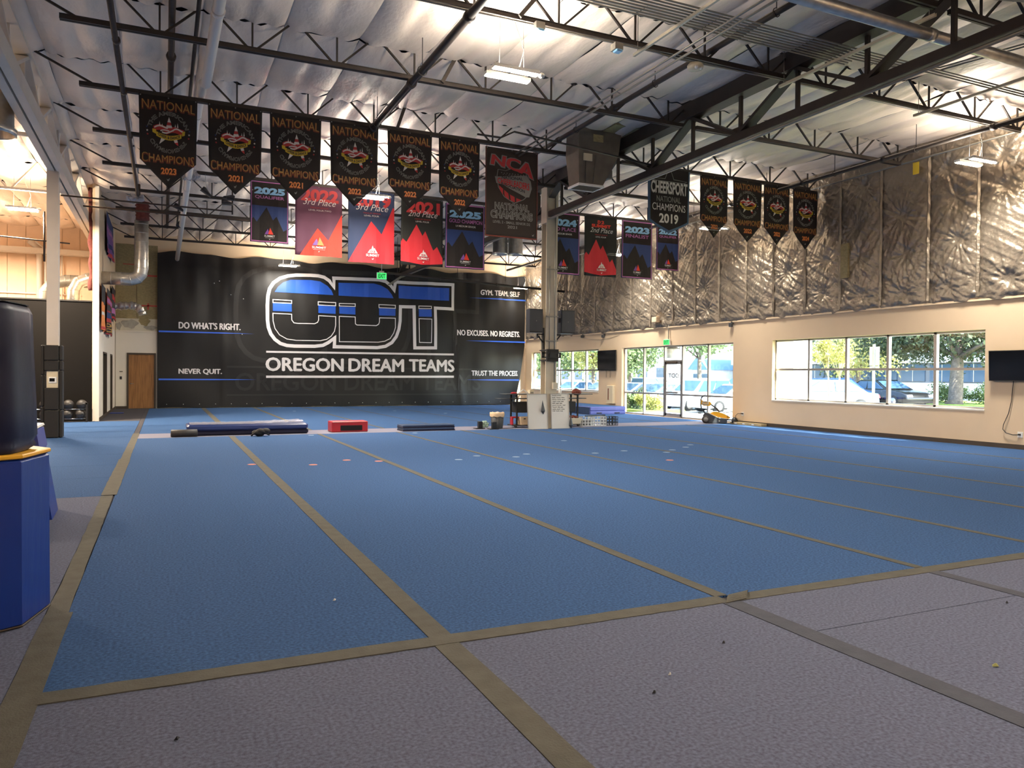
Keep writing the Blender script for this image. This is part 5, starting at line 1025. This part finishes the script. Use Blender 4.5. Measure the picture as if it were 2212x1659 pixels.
MB().tube([(16.36, 10.2, 1.5), (16.37, 10.22, 1.3), (16.375, 10.25, 1.0), (16.37, 10.3, .75), (16.36, 10.4, .5), (16.36, 10.41, .40), (16.36, 10.34, .33), (16.36, 10.2, .30), (16.37, 10.07, .31)], .008, 6).build('power_cord', 'plastic', t)
t = thing('wall_outlet', 'white wall outlet with a plugged cord below the right TV', 'outlet', (16.4, 10.06, .3)); MB().bbox(16.388, 16.401, 10.01, 10.12, .25, .37, .003).build('cover_plate', 'whitep', t); MB().box(16.355, 16.388, 10.05, 10.09, .295, .33).build('plug', 'plastic', t)
t = thing('wall_outlet', 'white wall outlet beside the yellow sweeper', 'outlet', (16.4, 18.5, .3)); MB().bbox(16.388, 16.401, 18.45, 18.56, .26, .38, .003).build('cover_plate', 'whitep', t); MB().box(16.33, 16.388, 18.47, 18.53, .32, .35).build('plug', 'plastic', t)
t = thing('cabinet_extinguisher', 'white wall cabinet with a dark slot beside the glass entrance', 'cabinet', (16.3, 26.1, .4)); MB().bbox(16.27, 16.4, 25.85, 26.33, .38, 1.08, .015).build('cabinet_body', 'cream', t); MB().box(16.262, 16.272, 26.16, 26.22, .5, .96).build('dark_slot', 'rust', t); MB().box(16.25, 16.4, 25.83, 26.35, .36, .39).build('base_ledge', 'cream', t)
def exit_sign(label, x, y, z, ax, w_, h, pole):
    t = thing('exit_sign', label, 'sign', (x, y, z)); g, f, _ = glyphs('EXIT', .03)
    if ax == 'y':
        MB().bbox(x-w_/2, x+w_/2, y-.03, y+.03, z, z+h, .008).build('housing', 'whitep', t); MB().box(x-w_/2+.015, x+w_/2-.015, y-.036, y-.03, z+.015, z+h-.015).build('lit_face', 'exit', t)
        MB().add([(x-w_*.36+w_*.72*a, y-.038, z+h*.2+h*.6*c_) for a, c_ in g], f).build('lettering', 'exitl', t); MB().tube([(x, y, z+h), (x, y, pole)], .012, 6).build('pole', 'whitep', t); MB().box(x-.09, x+.09, y-.05, y+.05, z+h, z+h+.06).build('canopy', 'cream', t)
    else:
        MB().bbox(x, x+.06, y-w_/2, y+w_/2, z, z+h, .008).build('housing', 'whitep', t); MB().box(x-.006, x, y-w_/2+.012, y+w_/2-.012, z+.012, z+h-.012).build('lit_face', 'exit', t)
        MB().add([(x-.008, y+w_*.36-w_*.72*a, z+h*.2+h*.6*c_) for a, c_ in g], f).build('lettering', 'exitl', t); MB().tube([(x+.03, y-.08, z+h), (x+.04, y-.08, pole)], .016, 6).build('conduit_drop', 'conduit', t)
exit_sign('green lit exit sign hanging before the backdrop logo', 7.92, 29.9, 5.25, 'y', .40, .28, 7.1); exit_sign('small green lit exit sign above the glass entrance', 16.32, 22.4, 2.59, 'x', .36, .2, 3.4)
for y, z, l in ((19.0, 3.05, 'above the right jamb of the glass entrance'), (26.7, 3.02, 'above the far TV'), (28.4, 3.08, 'above the far window')):
    t = thing('wall_camera', 'small black wall device under the foil ledge, '+l, 'camera', (16.33, y, z)); MB().bbox(16.26, 16.36, y-.06, y+.06, z, z+.13, .015).build('body', 'greyplastic', t); MB().box(16.33, 16.4, y-.02, y+.02, z+.1, z+.17).build('arm', 'greyplastic', t)
t = thing('junction_box', 'cream box on the foil above the entrance exit sign', 'box', (16.2, 22.95, 3.45)); MB().bbox(16.16, 16.3, 22.78, 23.1, 3.42, 3.62, .01).build('body', 'skin', t); MB().box(16.15, 16.165, 22.8, 23.08, 3.44, 3.6).build('cover', 'cream', t)
solid('paper_tag', 'yellow tag high on the foil wall near the ceiling', 'tag', MB().box(16.20, 16.21, 12.38, 12.54, 6.32, 6.6), 'yellowtag', (16.2, 12.46, 6.32))
t = thing('plank', 'long pale plank lying along the wall base right of the sweeper', 'plank', (16.22, 18.0, 0)); MB().bbox(16.12, 16.34, 17.4, 18.75, 0, .075, .006).build('plank_body', 'cream2', t)
for y in (17.7, 18.1, 18.45): MB().box(16.112, 16.12, y, y+.1, .02, .055).build('sticker', 'whitep', t)
solid('cable', 'thin dark cable drooping across the wall above the entrance', 'cable', MB().tube([(16.385, 25.6+.28*i-.0, 3.1-.14*math.sin(PI*i/10)) for i in range(11)], .006, 5), 'conduit', (16.385, 27, 3.0))
t = thing('light_switch', 'black switch plate beside the oak door', 'switch', (-1.55, 34.09, 1.2)); MB().bbox(-1.61, -1.53, 34.085, 34.101, 1.17, 1.29, .003).build('plate', 'plastic', t); MB().box(-1.585, -1.555, 34.078, 34.086, 1.20, 1.26).build('toggle', 'black', t)
solid('wall_hook', 'small dark hook on the wall above the black switch plate', 'hook', MB().box(-1.62, -1.5, 34.07, 34.1, 1.47, 1.5).tube([(-1.56, 34.07, 1.48), (-1.56, 34.04, 1.46), (-1.56, 34.04, 1.5)], .006, 5), 'bronze', (-1.56, 34.09, 1.47))
solid('blue_strap', 'blue strap lying at the foot of the partition', 'strap', MB().bbox(-1.74, -1.3, 30.2, 30.45, 0, .03, .008), 'royal', (-1.5, 30.3, 0))
# ------------------------------------------------------------------ carpet sweeper
t = thing('carpet_sweeper', 'yellow and charcoal push sweeper parked by the glass entrance', 'sweeper', (15.9, 19.15, 0))
A = Vector((15.60, 19.42, 0)); d = Vector((.76, -.65, 0)).normalized(); n_ = Vector((-d.y, d.x, 0))
def L(s_, t_, z): p = A+d*s_+n_*t_; return (p.x, p.y, z)
def sprism(poly, t0, t1, name, m, sm=False): return MB().loft([[L(a, t0, z) for a, z in poly], [L(a, t1, z) for a, z in poly]], 0, True, sm).build(name, m, t)
sprism([(.0, .10), (.0, .26), (.06, .34), (.16, .33), (.32, .22), (.5, .15), (.72, .14), (.74, .05), (.70, .02), (.08, .03)], -.28, .28, 'body', 'greyplastic')
b = MB(); b.loft([[L(a, tt, z+.0) for a, z in ((.20, .31), (.30, .37), (.42, .375), (.62, .32), (.76, .25), (.84, .20), (.80, .16), (.6, .165), (.42, .20))] for tt in (-.22, -.18, .18, .22)], 0, True, False); b.build('hood', 'sweepy', t)
MB().loft([[L(a, tt, z) for a, z in ((.14, .335), (.45, .19), (.78, .15), (.78, .165), (.45, .21), (.16, .35))] for tt in (-.285, .285)]).build('hood_rim', 'cream', t)
for tt in (-.30, .27): MB().tube([L(.09, tt, .13), L(.09, tt+.05, .13)], .125, 18).build('wheel', 'rubber', t); MB().tube([L(.09, tt-.006, .13), L(.09, tt+.056, .13)], .07, 14).build('hub', 'greyprint', t)
MB().tube([L(.96, -.28, .10), L(.96, .28, .10)], .095, 16).build('front_brush', 'plastic', t); MB().bar(L(.72, 0, .12), L(.9, 0, .12), .3, .03).build('brush_arm', 'greyplastic', t)
MB().tube([L(.5, -.288, .09), L(.5, -.30, .09)], .022, 10).build('side_knob', 'cream', t); MB().tube([L(.72, -.225, .24), L(.755, -.225, .26), L(.77, -.225, .22), L(.73, -.225, .20)], .008, 5).build('latch', 'plastic', t)
for tt in (-.2, .2): MB().tube([L(.06, tt, .32), L(-.06, tt, .46), L(-.08, tt, .62), L(-.06, tt, .80)], .013, 6).build('handle_tube', 'plastic', t)
MB().tube([L(.50, -.1, .36), L(.42, -.1, .46), L(.26, -.1, .58), L(.16, -.1, .62)], .022, 7).build('hose', 'plastic', t)
MB().tube([L(-.06, -.2, .80), L(.0, -.2, .86), L(.06, -.1, .88), L(.06, .1, .88), L(.0, .2, .86), L(-.06, .2, .80)], .022, 7).build('grip', 'plastic', t)
MB().loft([[L(a, tt, z) for a, z in ((-.1, .76), (-.07, .60), (.02, .55), (.20, .55), (.26, .62), (.20, .68), (.1, .66), (.0, .70))] for tt in (-.13, .13)]).build('cord_pouch', 'sweepy', t)
b = MB()
for k in range(4): b.tube([L(.07+.1*math.cos(a), -.14-.012*k, .62+.04*math.sin(a)+.012*k) for a in np.linspace(0, 2*PI, 16)], .009, 5)
b.build('coiled_cord', 'cream', t); MB().bar(L(-.06, 0, .30), L(-.16, 0, .32), .04, .03).build('pedal', 'plastic', t)
solid('power_cord', 'black cord curling from the outlet to the sweeper', 'cord', MB().tube([(16.35, 18.5, .33), (16.3, 18.62, .33), (16.27, 18.68, .26), (16.27, 18.66, .15), (16.3, 18.56, .08), (16.28, 18.8, .01)], .008, 6), 'plastic', (16.3, 18.6, 0))
# ------------------------------------------------------------------ floor marks and scraps
def dot(x, y, m, label): solid('floor_dot', label, 'marker', MB().lathe((x, y, 0), [(.07, 0), (.07, .002), (.06, .004), (.001, .004)], 14), m, (x, y, 0), 'floor dots')
for x, y, l in ((1.30, 12.96, 'leftmost, touching the brown tape'), (2.21, 12.57, 'lowest of the four on the left'), (2.86, 13.04, 'highest of the four on the left'), (3.33, 12.69, 'rightmost, touching the second brown tape')): dot(x, y, 'spoto', 'orange floor dot on the blue carpet, '+l)
dot(8.15, 11.05, 'spoto', 'lone orange floor dot in the middle of the blue carpet')
pd = [(4.68, 12.43), (5.2, 12.87), (5.81, 12.48), (6.2, 12.85), (7.51, 12.54), (8.26, 15.17), (8.28, 12.72), (8.92, 12.2), (9.31, 12.54), (9.94, 12.93), (10.37, 13.33)]
for i, (x, y) in enumerate(pd): dot(x, y, 'spotw', '%s pale floor dot from the left, right of the orange ones' % W10[i])
for i, (x, y) in enumerate(((5.75, 18.4), (3.2, 18.5), (4.6, 30.3), (8.4, 29.6), (9.7, 27.2))): dot(x, y, 'spotw', ('pale floor dot in front of the folded slate mat', 'pale floor dot between the crash mat and the red block', 'pale floor dot on the far carpet behind the crash mat', 'pale floor dot on the far carpet behind the slate mat', 'pale floor dot on the far carpet near the waste bin')[i])
def scrap(label, x, y, m, s_=.02):
    b = MB(); b.add([(x-s_, y, .004), (x+.3*s_, y-.7*s_, .006), (x+s_, y+.2*s_, .012), (x+.1*s_, y+.8*s_, .005), (x, y, .02)], [(0, 1, 4), (1, 2, 4), (2, 3, 4), (3, 0, 4), (0, 3, 2, 1)]); solid('paper_scrap', label, 'scrap', b, m, (x, y, 0))
scrap('tiny white scrap on the blue carpet near the middle tape', 1.02, 5.0, 'whitep', .012); scrap('yellow-green leaf scrap at the right edge of the purple carpet', 3.93, 2.52, 'leaf3', .022); scrap('tiny white scrap on the purple carpet right of the middle tape', 2.3, 3.1, 'whitep', .01)
solid('thread', 'white thread curl on the purple carpet in the foreground', 'thread', MB().tube([(.28, 2.72, .004), (.30, 2.76, .006), (.32, 2.77, .008), (.345, 2.775, .005)], .0025, 5), 'whitep', (.3, 2.74, 0))
for i, (x, y, l) in enumerate(((.05, 3.35, 'left of the foreground tape'), (2.1, 2.95, 'right of the foreground tape'), (2.85, 3.35, 'before the grey tape'), (5.1, 3.2, 'far right of the purple carpet'))): scrap('tiny black fluff on the purple carpet, '+l, x, y, 'ink', .012)
# shoes thrown over the joists
JN = lambda y: min(ROWS, key=lambda q: abs(q-y))-.045
def shoe(label, p, a, tilt=0., m='ink'):
    t = thing('hanging_shoe', label, 'shoe', p); ca, sa = math.cos(a), math.sin(a); ct, st = math.cos(tilt), math.sin(tilt)
    def T(x, y, z): x, z = x*ct-z*st, x*st+z*ct; return (p[0]+x*ca-y*sa, p[1]+x*sa+y*ca, p[2]+z)
    b = MB(); rings = []
    for x, w_, h in ((-.14, .02, .05), (-.13, .035, .12), (-.08, .038, .13), (-.02, .038, .11), (.05, .045, .075), (.11, .042, .055), (.145, .02, .04)):
        rings.append([T(x, w_*math.cos(q), .02+h/2+h/2*math.sin(q)) for q in np.linspace(0, 2*PI, 10, False)])
    b.loft(rings, 0, True, True); b.build('upper', m, t)
    MB().loft([[T(x, w_*s_, z) for s_, z in ((-1, 0), (1, 0), (1, .028), (-1, .028))] for x, w_ in ((-.145, .03), (-.05, .038), (.06, .046), (.15, .03))]).build('sole', 'greyplastic', t)
    MB().tube([T(-.02, 0, .13), (p[0]+.02, (p[1]+JN(p[1]))/2, (p[2]+6.6)/2), (p[0], JN(p[1]), 6.59)], .004, 4).build('lace', 'greyprint', t)
shoe('dark shoe hanging by the second pennant, upper one', (.95, 21.0, 6.05), .1, -.55); shoe('dark shoe hanging lower right of the first pennant', (1.48, 21.0, 5.82), .3, .1); shoe('second dark shoe tangled beside the low hanging shoe', (1.52, 21.1, 5.98), 2.9, .2)
shoe('dark shoe hanging against the white pipe, upper', (.35, 23.85, 6.15), .1, -.4); shoe('dark shoe standing on end against the white pipe, lower', (.50, 26.7, 6.25), .3, 1.3)
for x, y, z, l in ((-.75, 23.9, 6.35, 'above the elbow duct'), (.6, 20.9, 6.45, 'at the white pipe')):
    b = MB(); 
    for i in range(6): b.ball((x+.1*math.cos(i*2), y+.06*math.sin(i*3), z+.04*math.sin(i*5)), .11, 7, 5, 0, (1.3, .7, .6))
    b.v = [(p[0]+rng.uniform(-.06, .06), p[1]+rng.uniform(-.05, .05), p[2]+rng.uniform(-.07, .07)) for p in b.v]; b.sm = [False]*len(b.f)
    solid('torn_plastic', 'torn cloudy plastic wrap caught on the pipes '+l, 'plastic', b, 'film', (x, y, z))
b = MB(); P = [(-.62, 26.6, 6.25+.05*i) for i in range(12)]; b.tube(P, [.2+.03*math.sin(3*i) for i in range(12)], 9); solid('rust_wrap', 'rust-brown torn wrap at the top of the elbow duct', 'wrap', b, 'pinkfib', (-.62, 26.6, 6.25))
# ------------------------------------------------------------------ outside
og = struct('ground_outside')
def gz(x, y): q = min(1, max(0, (y/x-1.02)/.16)); return -.06-.36*q*q*(3-2*q)
gx_ = [16.65, 17, 18, 19, 20.5]+[22+2*i for i in range(14)]+[54, 62, 75, 95, 120]; gy_ = [-20, -5, 5]+[10+1.5*i for i in range(40)]+[75, 90, 110, 130]
MB().add([(x, y, gz(x, y)) for y in gy_ for x in gx_], [(j*len(gx_)+i, j*len(gx_)+i+1, (j+1)*len(gx_)+i+1, (j+1)*len(gx_)+i) for j in range(len(gy_)-1) for i in range(len(gx_)-1)]).build('parking_lot', 'asphalt', og)
MB().box(16.65, 19.6, 4, 18.3, -.06, .0).build('lawn_strip', 'lawn', og); MB().box(36.5, 44, 17, 30.5, -.06, .12).build('lawn_bank', 'lawn', og); MB().box(18.2, 20.4, 26.6, 40, -.5, .02).build('lawn_strip', 'lawn', og)
MB().box(16.65, 18.9, 18.3, 26.4, -.5, -.02).build('entry_walk', 'stucco', og)
for y in range(20, 60, 3): MB().bar((22.3, y+.45, gz(22.3, y)+.003), (27.2, y+.45, gz(27.2, y)+.003), .1, .006).build('parking_line', 'stucco', og)
so = struct('wall_canopy'); MB().box(16.65, 18.9, 18.0, 26.4, 2.72, 3.6).build('soffit', 'stucco', so); MB().box(17.95, 18.6, 18.0, 18.8, -.06, 2.72).build('pier', 'stucco', so)
t = thing('porch_lantern', 'white drum lantern hanging outside above the entrance door', 'lamp', (17.3, 23.35, 2.1)); MB().lathe((17.3, 23.35, 2.15), [(.001, 0), (.20, .0), (.24, .36), (.001, .36)], 16).build('shade', 'whitep', t); MB().lathe((17.3, 23.35, 2.51), [(.26, 0), (.16, .06), (.02, .1), (.02, .22)], 16).build('cap', 'bronze', t)
def car(label, x, y, ang, col, kind='sedan', L=4.6, W=1.8, H=1.45):
    t = thing('parked_car', label, 'car', (x, y, gz(x, y)), 'cars in the parking lot'); ca, sa = math.cos(ang), math.sin(ang); z0 = gz(x, y)
    def T(a, b_, z): return (x+a*ca-b_*sa, y+a*sa+b_*ca, z0+z)
    paint = mat('car_paint_%d_%d_%d' % col, S(*col), .25, .1, coat=.5)
    h = L/2; belt = .92 if kind != 'suv' else 1.02
    prof = [(-h, .32), (-h+.02, .62), (-h+.06, belt-.05 if kind == 'sedan' else belt), (-h*.62, belt+.02), (h*.45, belt), (h*.82, belt-.12), (h-.03, .66), (h, .42), (h-.05, .24), (-h+.05, .24)]
    rings = []
    for s_, i in ((-1, .10), (-.94, .02), (-.8, 0), (.8, 0), (.94, .02), (1, .10)): rings.append([T(a*(1-i*.3), s_*W/2, z-(i*.5 if z > .6 else -i*.3)) for a, z in prof])
    MB().loft(rings, 0, True, True).build('body', paint, t)
    if kind == 'sedan': cab = [(-h*.78, belt), (-h*.38, H), (h*.05, H+.0), (h*.46, belt)]
    elif kind == 'hatch': cab = [(-h*.95, belt), (-h*.72, H-.03), (h*.0, H), (h*.5, belt)]
    else: cab = [(-h*.97, belt), (-h*.86, H-.02), (h*.05, H), (h*.45, belt)]
    MB().loft([[T(a, s_*W/2*(.93 if z < H-.1 else .76), z-.02) for a, z in cab] for s_ in (-1, -.98, .98, 1)], 0, True).build('cabin', paint, t)
    (b0, _), (b1, _), (b2, _), (b3, _) = cab
    def quad(f, mk, nm): MB().hexa(f).build(nm, mk, t)
    g = lambda a, z: (a, z)
    for s_ in (-1, 1):
        for u0, u1 in ((.12, .5), (.54, .9)):
            lo0 = b0+(b3-b0)*u0; lo1 = b0+(b3-b0)*u1; hi0 = b1+(b2-b1)*max(0, (u0-.18)/.7); hi1 = b1+(b2-b1)*min(1, (u1-.12)/.75)
            zt = H-.10; wl_, wh = W/2*.93+.012, W/2*.80+.012
            p = [T(lo0, s_*wl_, belt+.03), T(lo1, s_*wl_, belt+.03), T(hi1, s_*wh, zt), T(hi0, s_*wh, zt)]
            q = [T(lo0, s_*(wl_-.03), belt+.03), T(lo1, s_*(wl_-.03), belt+.03), T(hi1, s_*(wh-.03), zt), T(hi0, s_*(wh-.03), zt)]
            MB().hexa(p+q).build('side_window', 'carglass', t)
    for nm, lo, hi, o in (('rear_window', b0, b1, -.02), ('windscreen', b3, b2, .02)):
        a0 = lo+(hi-lo)*.12; a1 = lo+(hi-lo)*.86; zA = belt+(H-belt)*.12; zB = belt+(H-belt)*.86; w0, w1 = W/2*.84, W/2*.72
        MB().hexa([T(a0+o, -w0, zA), T(a0+o, w0, zA), T(a1+o, w1, zB), T(a1+o, -w1, zB), T(a0-o, -w0, zA), T(a0-o, w0, zA), T(a1-o, w1, zB), T(a1-o, -w1, zB)]).build(nm, 'carglass', t)
    for a in (-h*.62, h*.64):
        for s_ in (-1, 1):
            wv = MB().tube([T(a, s_*(W/2-.2), .32), T(a, s_*(W/2+.01), .32)], .32, 16).build('wheel', 'tyre', t)
            MB().tube([T(a, s_*(W/2), .32), T(a, s_*(W/2+.02), .32)], .2, 10).build('hub', 'alu', wv)
    for s_ in (-1, 1):
        MB().hexa([T(-h-.02, s_*W*.30, .68), T(-h-.02, s_*W*.47, .68), T(-h+.2, s_*W*.47, .68), T(-h+.2, s_*W*.30, .68), T(-h+.02, s_*W*.32, .82), T(-h+.02, s_*W*.46, .82), T(-h+.2, s_*W*.46, .82), T(-h+.2, s_*W*.32, .82)]).build('tail_light', 'taill', t)
        MB().hexa([T(h-.12, s_*W*.28, .56), T(h-.12, s_*W*.45, .56), T(h+.005, s_*W*.42, .56), T(h+.005, s_*W*.28, .56), T(h-.14, s_*W*.28, .68), T(h-.14, s_*W*.45, .68), T(h-.03, s_*W*.42, .68), T(h-.03, s_*W*.28, .68)]).build('head_light', 'whitep', t)
    MB().hexa([T(-h-.012, -.17, .56), T(-h-.012, .17, .56), T(-h+.05, .17, .56), T(-h+.05, -.17, .56), T(-h-.012, -.17, .66), T(-h-.012, .17, .66), T(-h+.05, .17, .66), T(-h+.05, -.17, .66)]).build('number_plate', 'whitep', t)
    return t
car('blue hatchback seen from behind through the right window', 31.5, 28.5, .15, (24, 52, 150), 'hatch', 4.2, 1.8, 1.52)
car('black sedan parked sideways beyond the sign post', 35, 28.6, -PI/2-.12, (14, 15, 18), 'sedan', 4.8, 1.85, 1.44)
car('pale blue sedan nearest the left panes of the right window', 25.6, 24.2, 2.75, (128, 166, 200), 'sedan', 4.5, 1.8, 1.45)
car('silver car behind the pale blue sedan', 33.5, 33.6, 2.9, (190, 206, 220), 'sedan')
nm = [('white', (232, 236, 238)), ('silver', (190, 200, 206)), ('pale blue', (158, 190, 214)), ('white', (236, 236, 234)), ('grey', (140, 150, 158)), ('white', (228, 232, 236))]
for i, (y, kd) in enumerate(((28.6, 'sedan'), (31.4, 'suv'), (34.2, 'sedan'), (37.0, 'hatch'), (40.4, 'sedan'), (44.0, 'sedan'))):
    car('%s %s in the near parking row, %s from the entrance' % (nm[i][0], kd, W10[i]), 27.2, y*1.1, PI+.25*(i % 2)-.1, nm[i][1], kd, 4.5, 1.8, 1.75 if kd == 'suv' else 1.48)
nm = [('white', (234, 234, 236)), ('dark blue', (60, 76, 110)), ('white', (236, 238, 240)), ('grey', (120, 130, 140)), ('red-trimmed silver', (196, 190, 190)), ('white', (230, 234, 236))]
for i, (y, kd) in enumerate(((37.2, 'suv'), (40.2, 'suv'), (43.2, 'suv'), (46.4, 'sedan'), (49.6, 'suv'), (56, 'sedan'))):
    car('%s %s in the far parking row, %s from the right' % (nm[i][0], kd, W10[i]), 35.5, y, .04 if i % 2 == 0 else PI, nm[i][1], kd, 4.7, 1.85, 1.78 if kd == 'suv' else 1.46)
# sign post
t = thing('sign_post', 'metal post with a blank white sign plate outside the right window', 'sign', (20, 16.74, 0)); MB().box(19.97, 20.03, 16.71, 16.77, -.06, 2.52).build('post', 'poleg', t); MB().bbox(20.03, 20.05, 16.57, 16.93, 1.86, 2.44, .008).build('plate', 'whitep', t); MB().bbox(20.03, 20.05, 16.58, 16.92, 1.70, 1.84, .008).build('plate', 'whitep', t)
# plants
def leaves(c, r, n, s_, seed):
    g_ = np.random.default_rng(seed); k = max(5, n//110); cc = g_.normal(size=(k, 3)); cc /= np.linalg.norm(cc, axis=1)[:, None]; cc *= g_.uniform(.35, .95, (k, 1)); cc = cc*np.array(r)+np.array(c)
    q = g_.integers(0, k, n); p = cc[q]+g_.normal(size=(n, 3))*np.array(r)*.17
    a = g_.normal(size=(n, 3)); a /= np.linalg.norm(a, axis=1)[:, None]; b_ = np.cross(a, g_.normal(size=(n, 3))); b_ /= np.linalg.norm(b_, axis=1)[:, None]; w_ = s_*g_.uniform(.6, 1.3, (n, 1))
    V = np.concatenate([p-a*w_, p+b_*w_*.55, p+a*w_, p-b_*w_*.55], 1).reshape(-1, 3); return V, [(4*i, 4*i+1, 4*i+2, 4*i+3) for i in range(n)], cc
def tree(label, x, y, h, cr, cz, lm, bm_='bark', n=2600, ls=.13, tr=.16, lean=0., seed=1, low=None, name='tree'):
    g0 = gz(x, y)-.01; t = thing(name, label, 'tree', (x, y, g0), 'trees outside'); V, F, cc = leaves((x+lean, y+lean*.5, cz), cr, n, ls, seed)
    f = MB(); f.add(V.tolist(), F); o = f.build('foliage', lm, t); o['kind'] = 'stuff'
    top = (x+lean*.8, y+lean*.4, cz)
    MB().tube([(x, y, g0), (x+.05+lean*.15, y+lean*.1, g0+.2), (x+lean*.4, y+lean*.2, cz*.5), top], [tr*1.5, tr, tr*.85, tr*.4], 8).build('trunk', bm_, t)
    b = MB()
    for i in range(min(9, len(cc))): p0 = Vector((x+lean*.5, y+lean*.25, cz*.62)); e_ = Vector(cc[i]); m_ = (p0+e_)/2+Vector((0, 0, .15)); b.tube([p0, m_, e_], [tr*.4, tr*.25, tr*.08], 5)
    b.build('branch', bm_, t)
tree('spreading shade tree behind the hedge at the right window', 37.5, 26.4, 8, (3.2, 7.5, 2.0), 4.1, 'leaf2', n=17000, ls=.12, tr=.36, lean=1.5, seed=3)
tree('autumn-tinged tree beyond the sign post', 41, 35.5, 6, (2.6, 2.8, 1.8), 3.3, 'leaf3', n=3600, seed=4, ls=.12)
tree('slim leaning sapling with pale bark outside the right window', 19.4, 17.55, 3, (.55, .75, .6), 2.35, 'leaf3', 'barkp', 900, .055, .035, .25, 5, name='sapling'); tree('forked pale sapling beside the leaning one', 19.6, 18.1, 3, (.5, .6, .55), 2.4, 'leaf3', 'barkp', 700, .055, .03, -.15, 6, name='sapling')
for i, (x, y, cz, r, lm, l) in enumerate(((30, 45.5, 3.4, (2.6, 2.6, 1.9), 'leaf1', 'green tree over the near cars, left of the entrance door'), (30, 50.5, 3.5, (2.6, 2.6, 2.0), 'leaf3', 'yellow-green tree at the left jamb of the entrance'), (29, 36.5, 4.0, (2.4, 3.2, 1.3), 'leaf1', 'tree with low boughs above the entrance right panes'), (29.5, 55, 3.4, (2.8, 3.0, 2.1), 'leaf1', 'green tree at the right end of the far window'), (30, 61, 3.3, (2.8, 3.0, 2.1), 'leaf1', 'green tree in the middle of the far window'), (30, 67.5, 3.3, (2.8, 3.2, 2.2), 'leaf3', 'yellow-green tree at the left of the far window'), (46, 72, 4, (4, 6, 3), 'leaf1', 'large tree far behind the car park'), (50, 44, 4, (3, 4, 2.6), 'leaf2', 'dark tree beside the far gabled building'))):
    tree(l, x, y, 6, r, cz, lm, n=3200, ls=.14, tr=.15, seed=20+i)
def bush(label, x, y, r, lm, n=1500, seed=1, name='shrub'):
    t = thing(name, label, 'shrub', (x, y, 0), 'shrubs outside'); V, F, cc = leaves((x, y, r[2]*.9), r, n, .06, seed); f = MB(); f.add(V.tolist(), F); o = f.build('foliage', lm, t); o['kind'] = 'stuff'
    b = MB(); [b.tube([(x, y, -.05), (p[0], p[1], max(.05, p[2]*.8))], [.02, .008], 4) for p in cc[:8]]; b.build('stem', 'bark', t)
bush('green shrub outside the lowest left entrance pane', 19.2, 28.9, (.7, .8, .42), 'leaf1', 1800, 41); bush('yellow-green shrub outside the second entrance pane', 19.1, 27.5, (.6, .8, .38), 'leaf3', 1600, 42); bush('dark shrub between the two entrance shrubs', 20.2, 29.6, (.6, .7, .5), 'leaf2', 1400, 43)
for i, y in enumerate((23.6, 25.6, 28.2)): bush('clipped hedge clump under the shade tree, %s from the right' % W10[i], 39.6, y, (.9, 1.4, .62), 'leaf1', 2600, 50+i, 'hedge')
# buildings
t = thing('office_building', 'long pale building beyond the car park with a blue gable', 'building', (56, 45, -.06))
MB().box(52, 62, 24, 60, -.5, 1.1).build('base_band', 'stucco', t); MB().box(52.1, 62, 24, 60, 1.1, 2.6).build('window_band_wall', 'greywall', t); MB().box(51.6, 62, 24, 60, 2.6, 6).build('upper_wall', 'palewall', t)
for y in np.arange(24.6, 59, 2.4): f = MB().box(52.0, 52.12, y, y+2.0, 1.2, 2.5).build('window', 'carglass', t); MB().box(51.98, 52.0, y+.97, y+1.03, 1.2, 2.5).build('mullion', 'alu', f)
MB().prism([(61.6, 2.1), (63.3, 3.6), (65.0, 2.1)], 50, 56, 0, 'x').build('gable_roof', 'bluegable', t); MB().box(50.5, 56, 61.8, 64.8, -.5, 2.1).build('gable_wall', 'stucco', t)
for y in (62.1, 63.5): MB().box(50.44, 50.52, y, y+1.0, .6, 1.7).build('window', 'carglass', t)
t = thing('warehouse', 'white warehouse far left behind the trees', 'building', (60, 85, -.06)); MB().box(54, 70, 72, 110, -.06, 5).build('wall', 'stucco', t); MB().box(53.8, 70, 71.8, 110.2, 5, 5.4).build('roof_edge', 'greywall', t)
for y in range(74, 108, 4): MB().box(53.95, 54.05, y, y+2, .8, 2.4).build('window', 'carglass', t)
for o in bpy.data.objects:
    if '_o' in o: del o['_o']
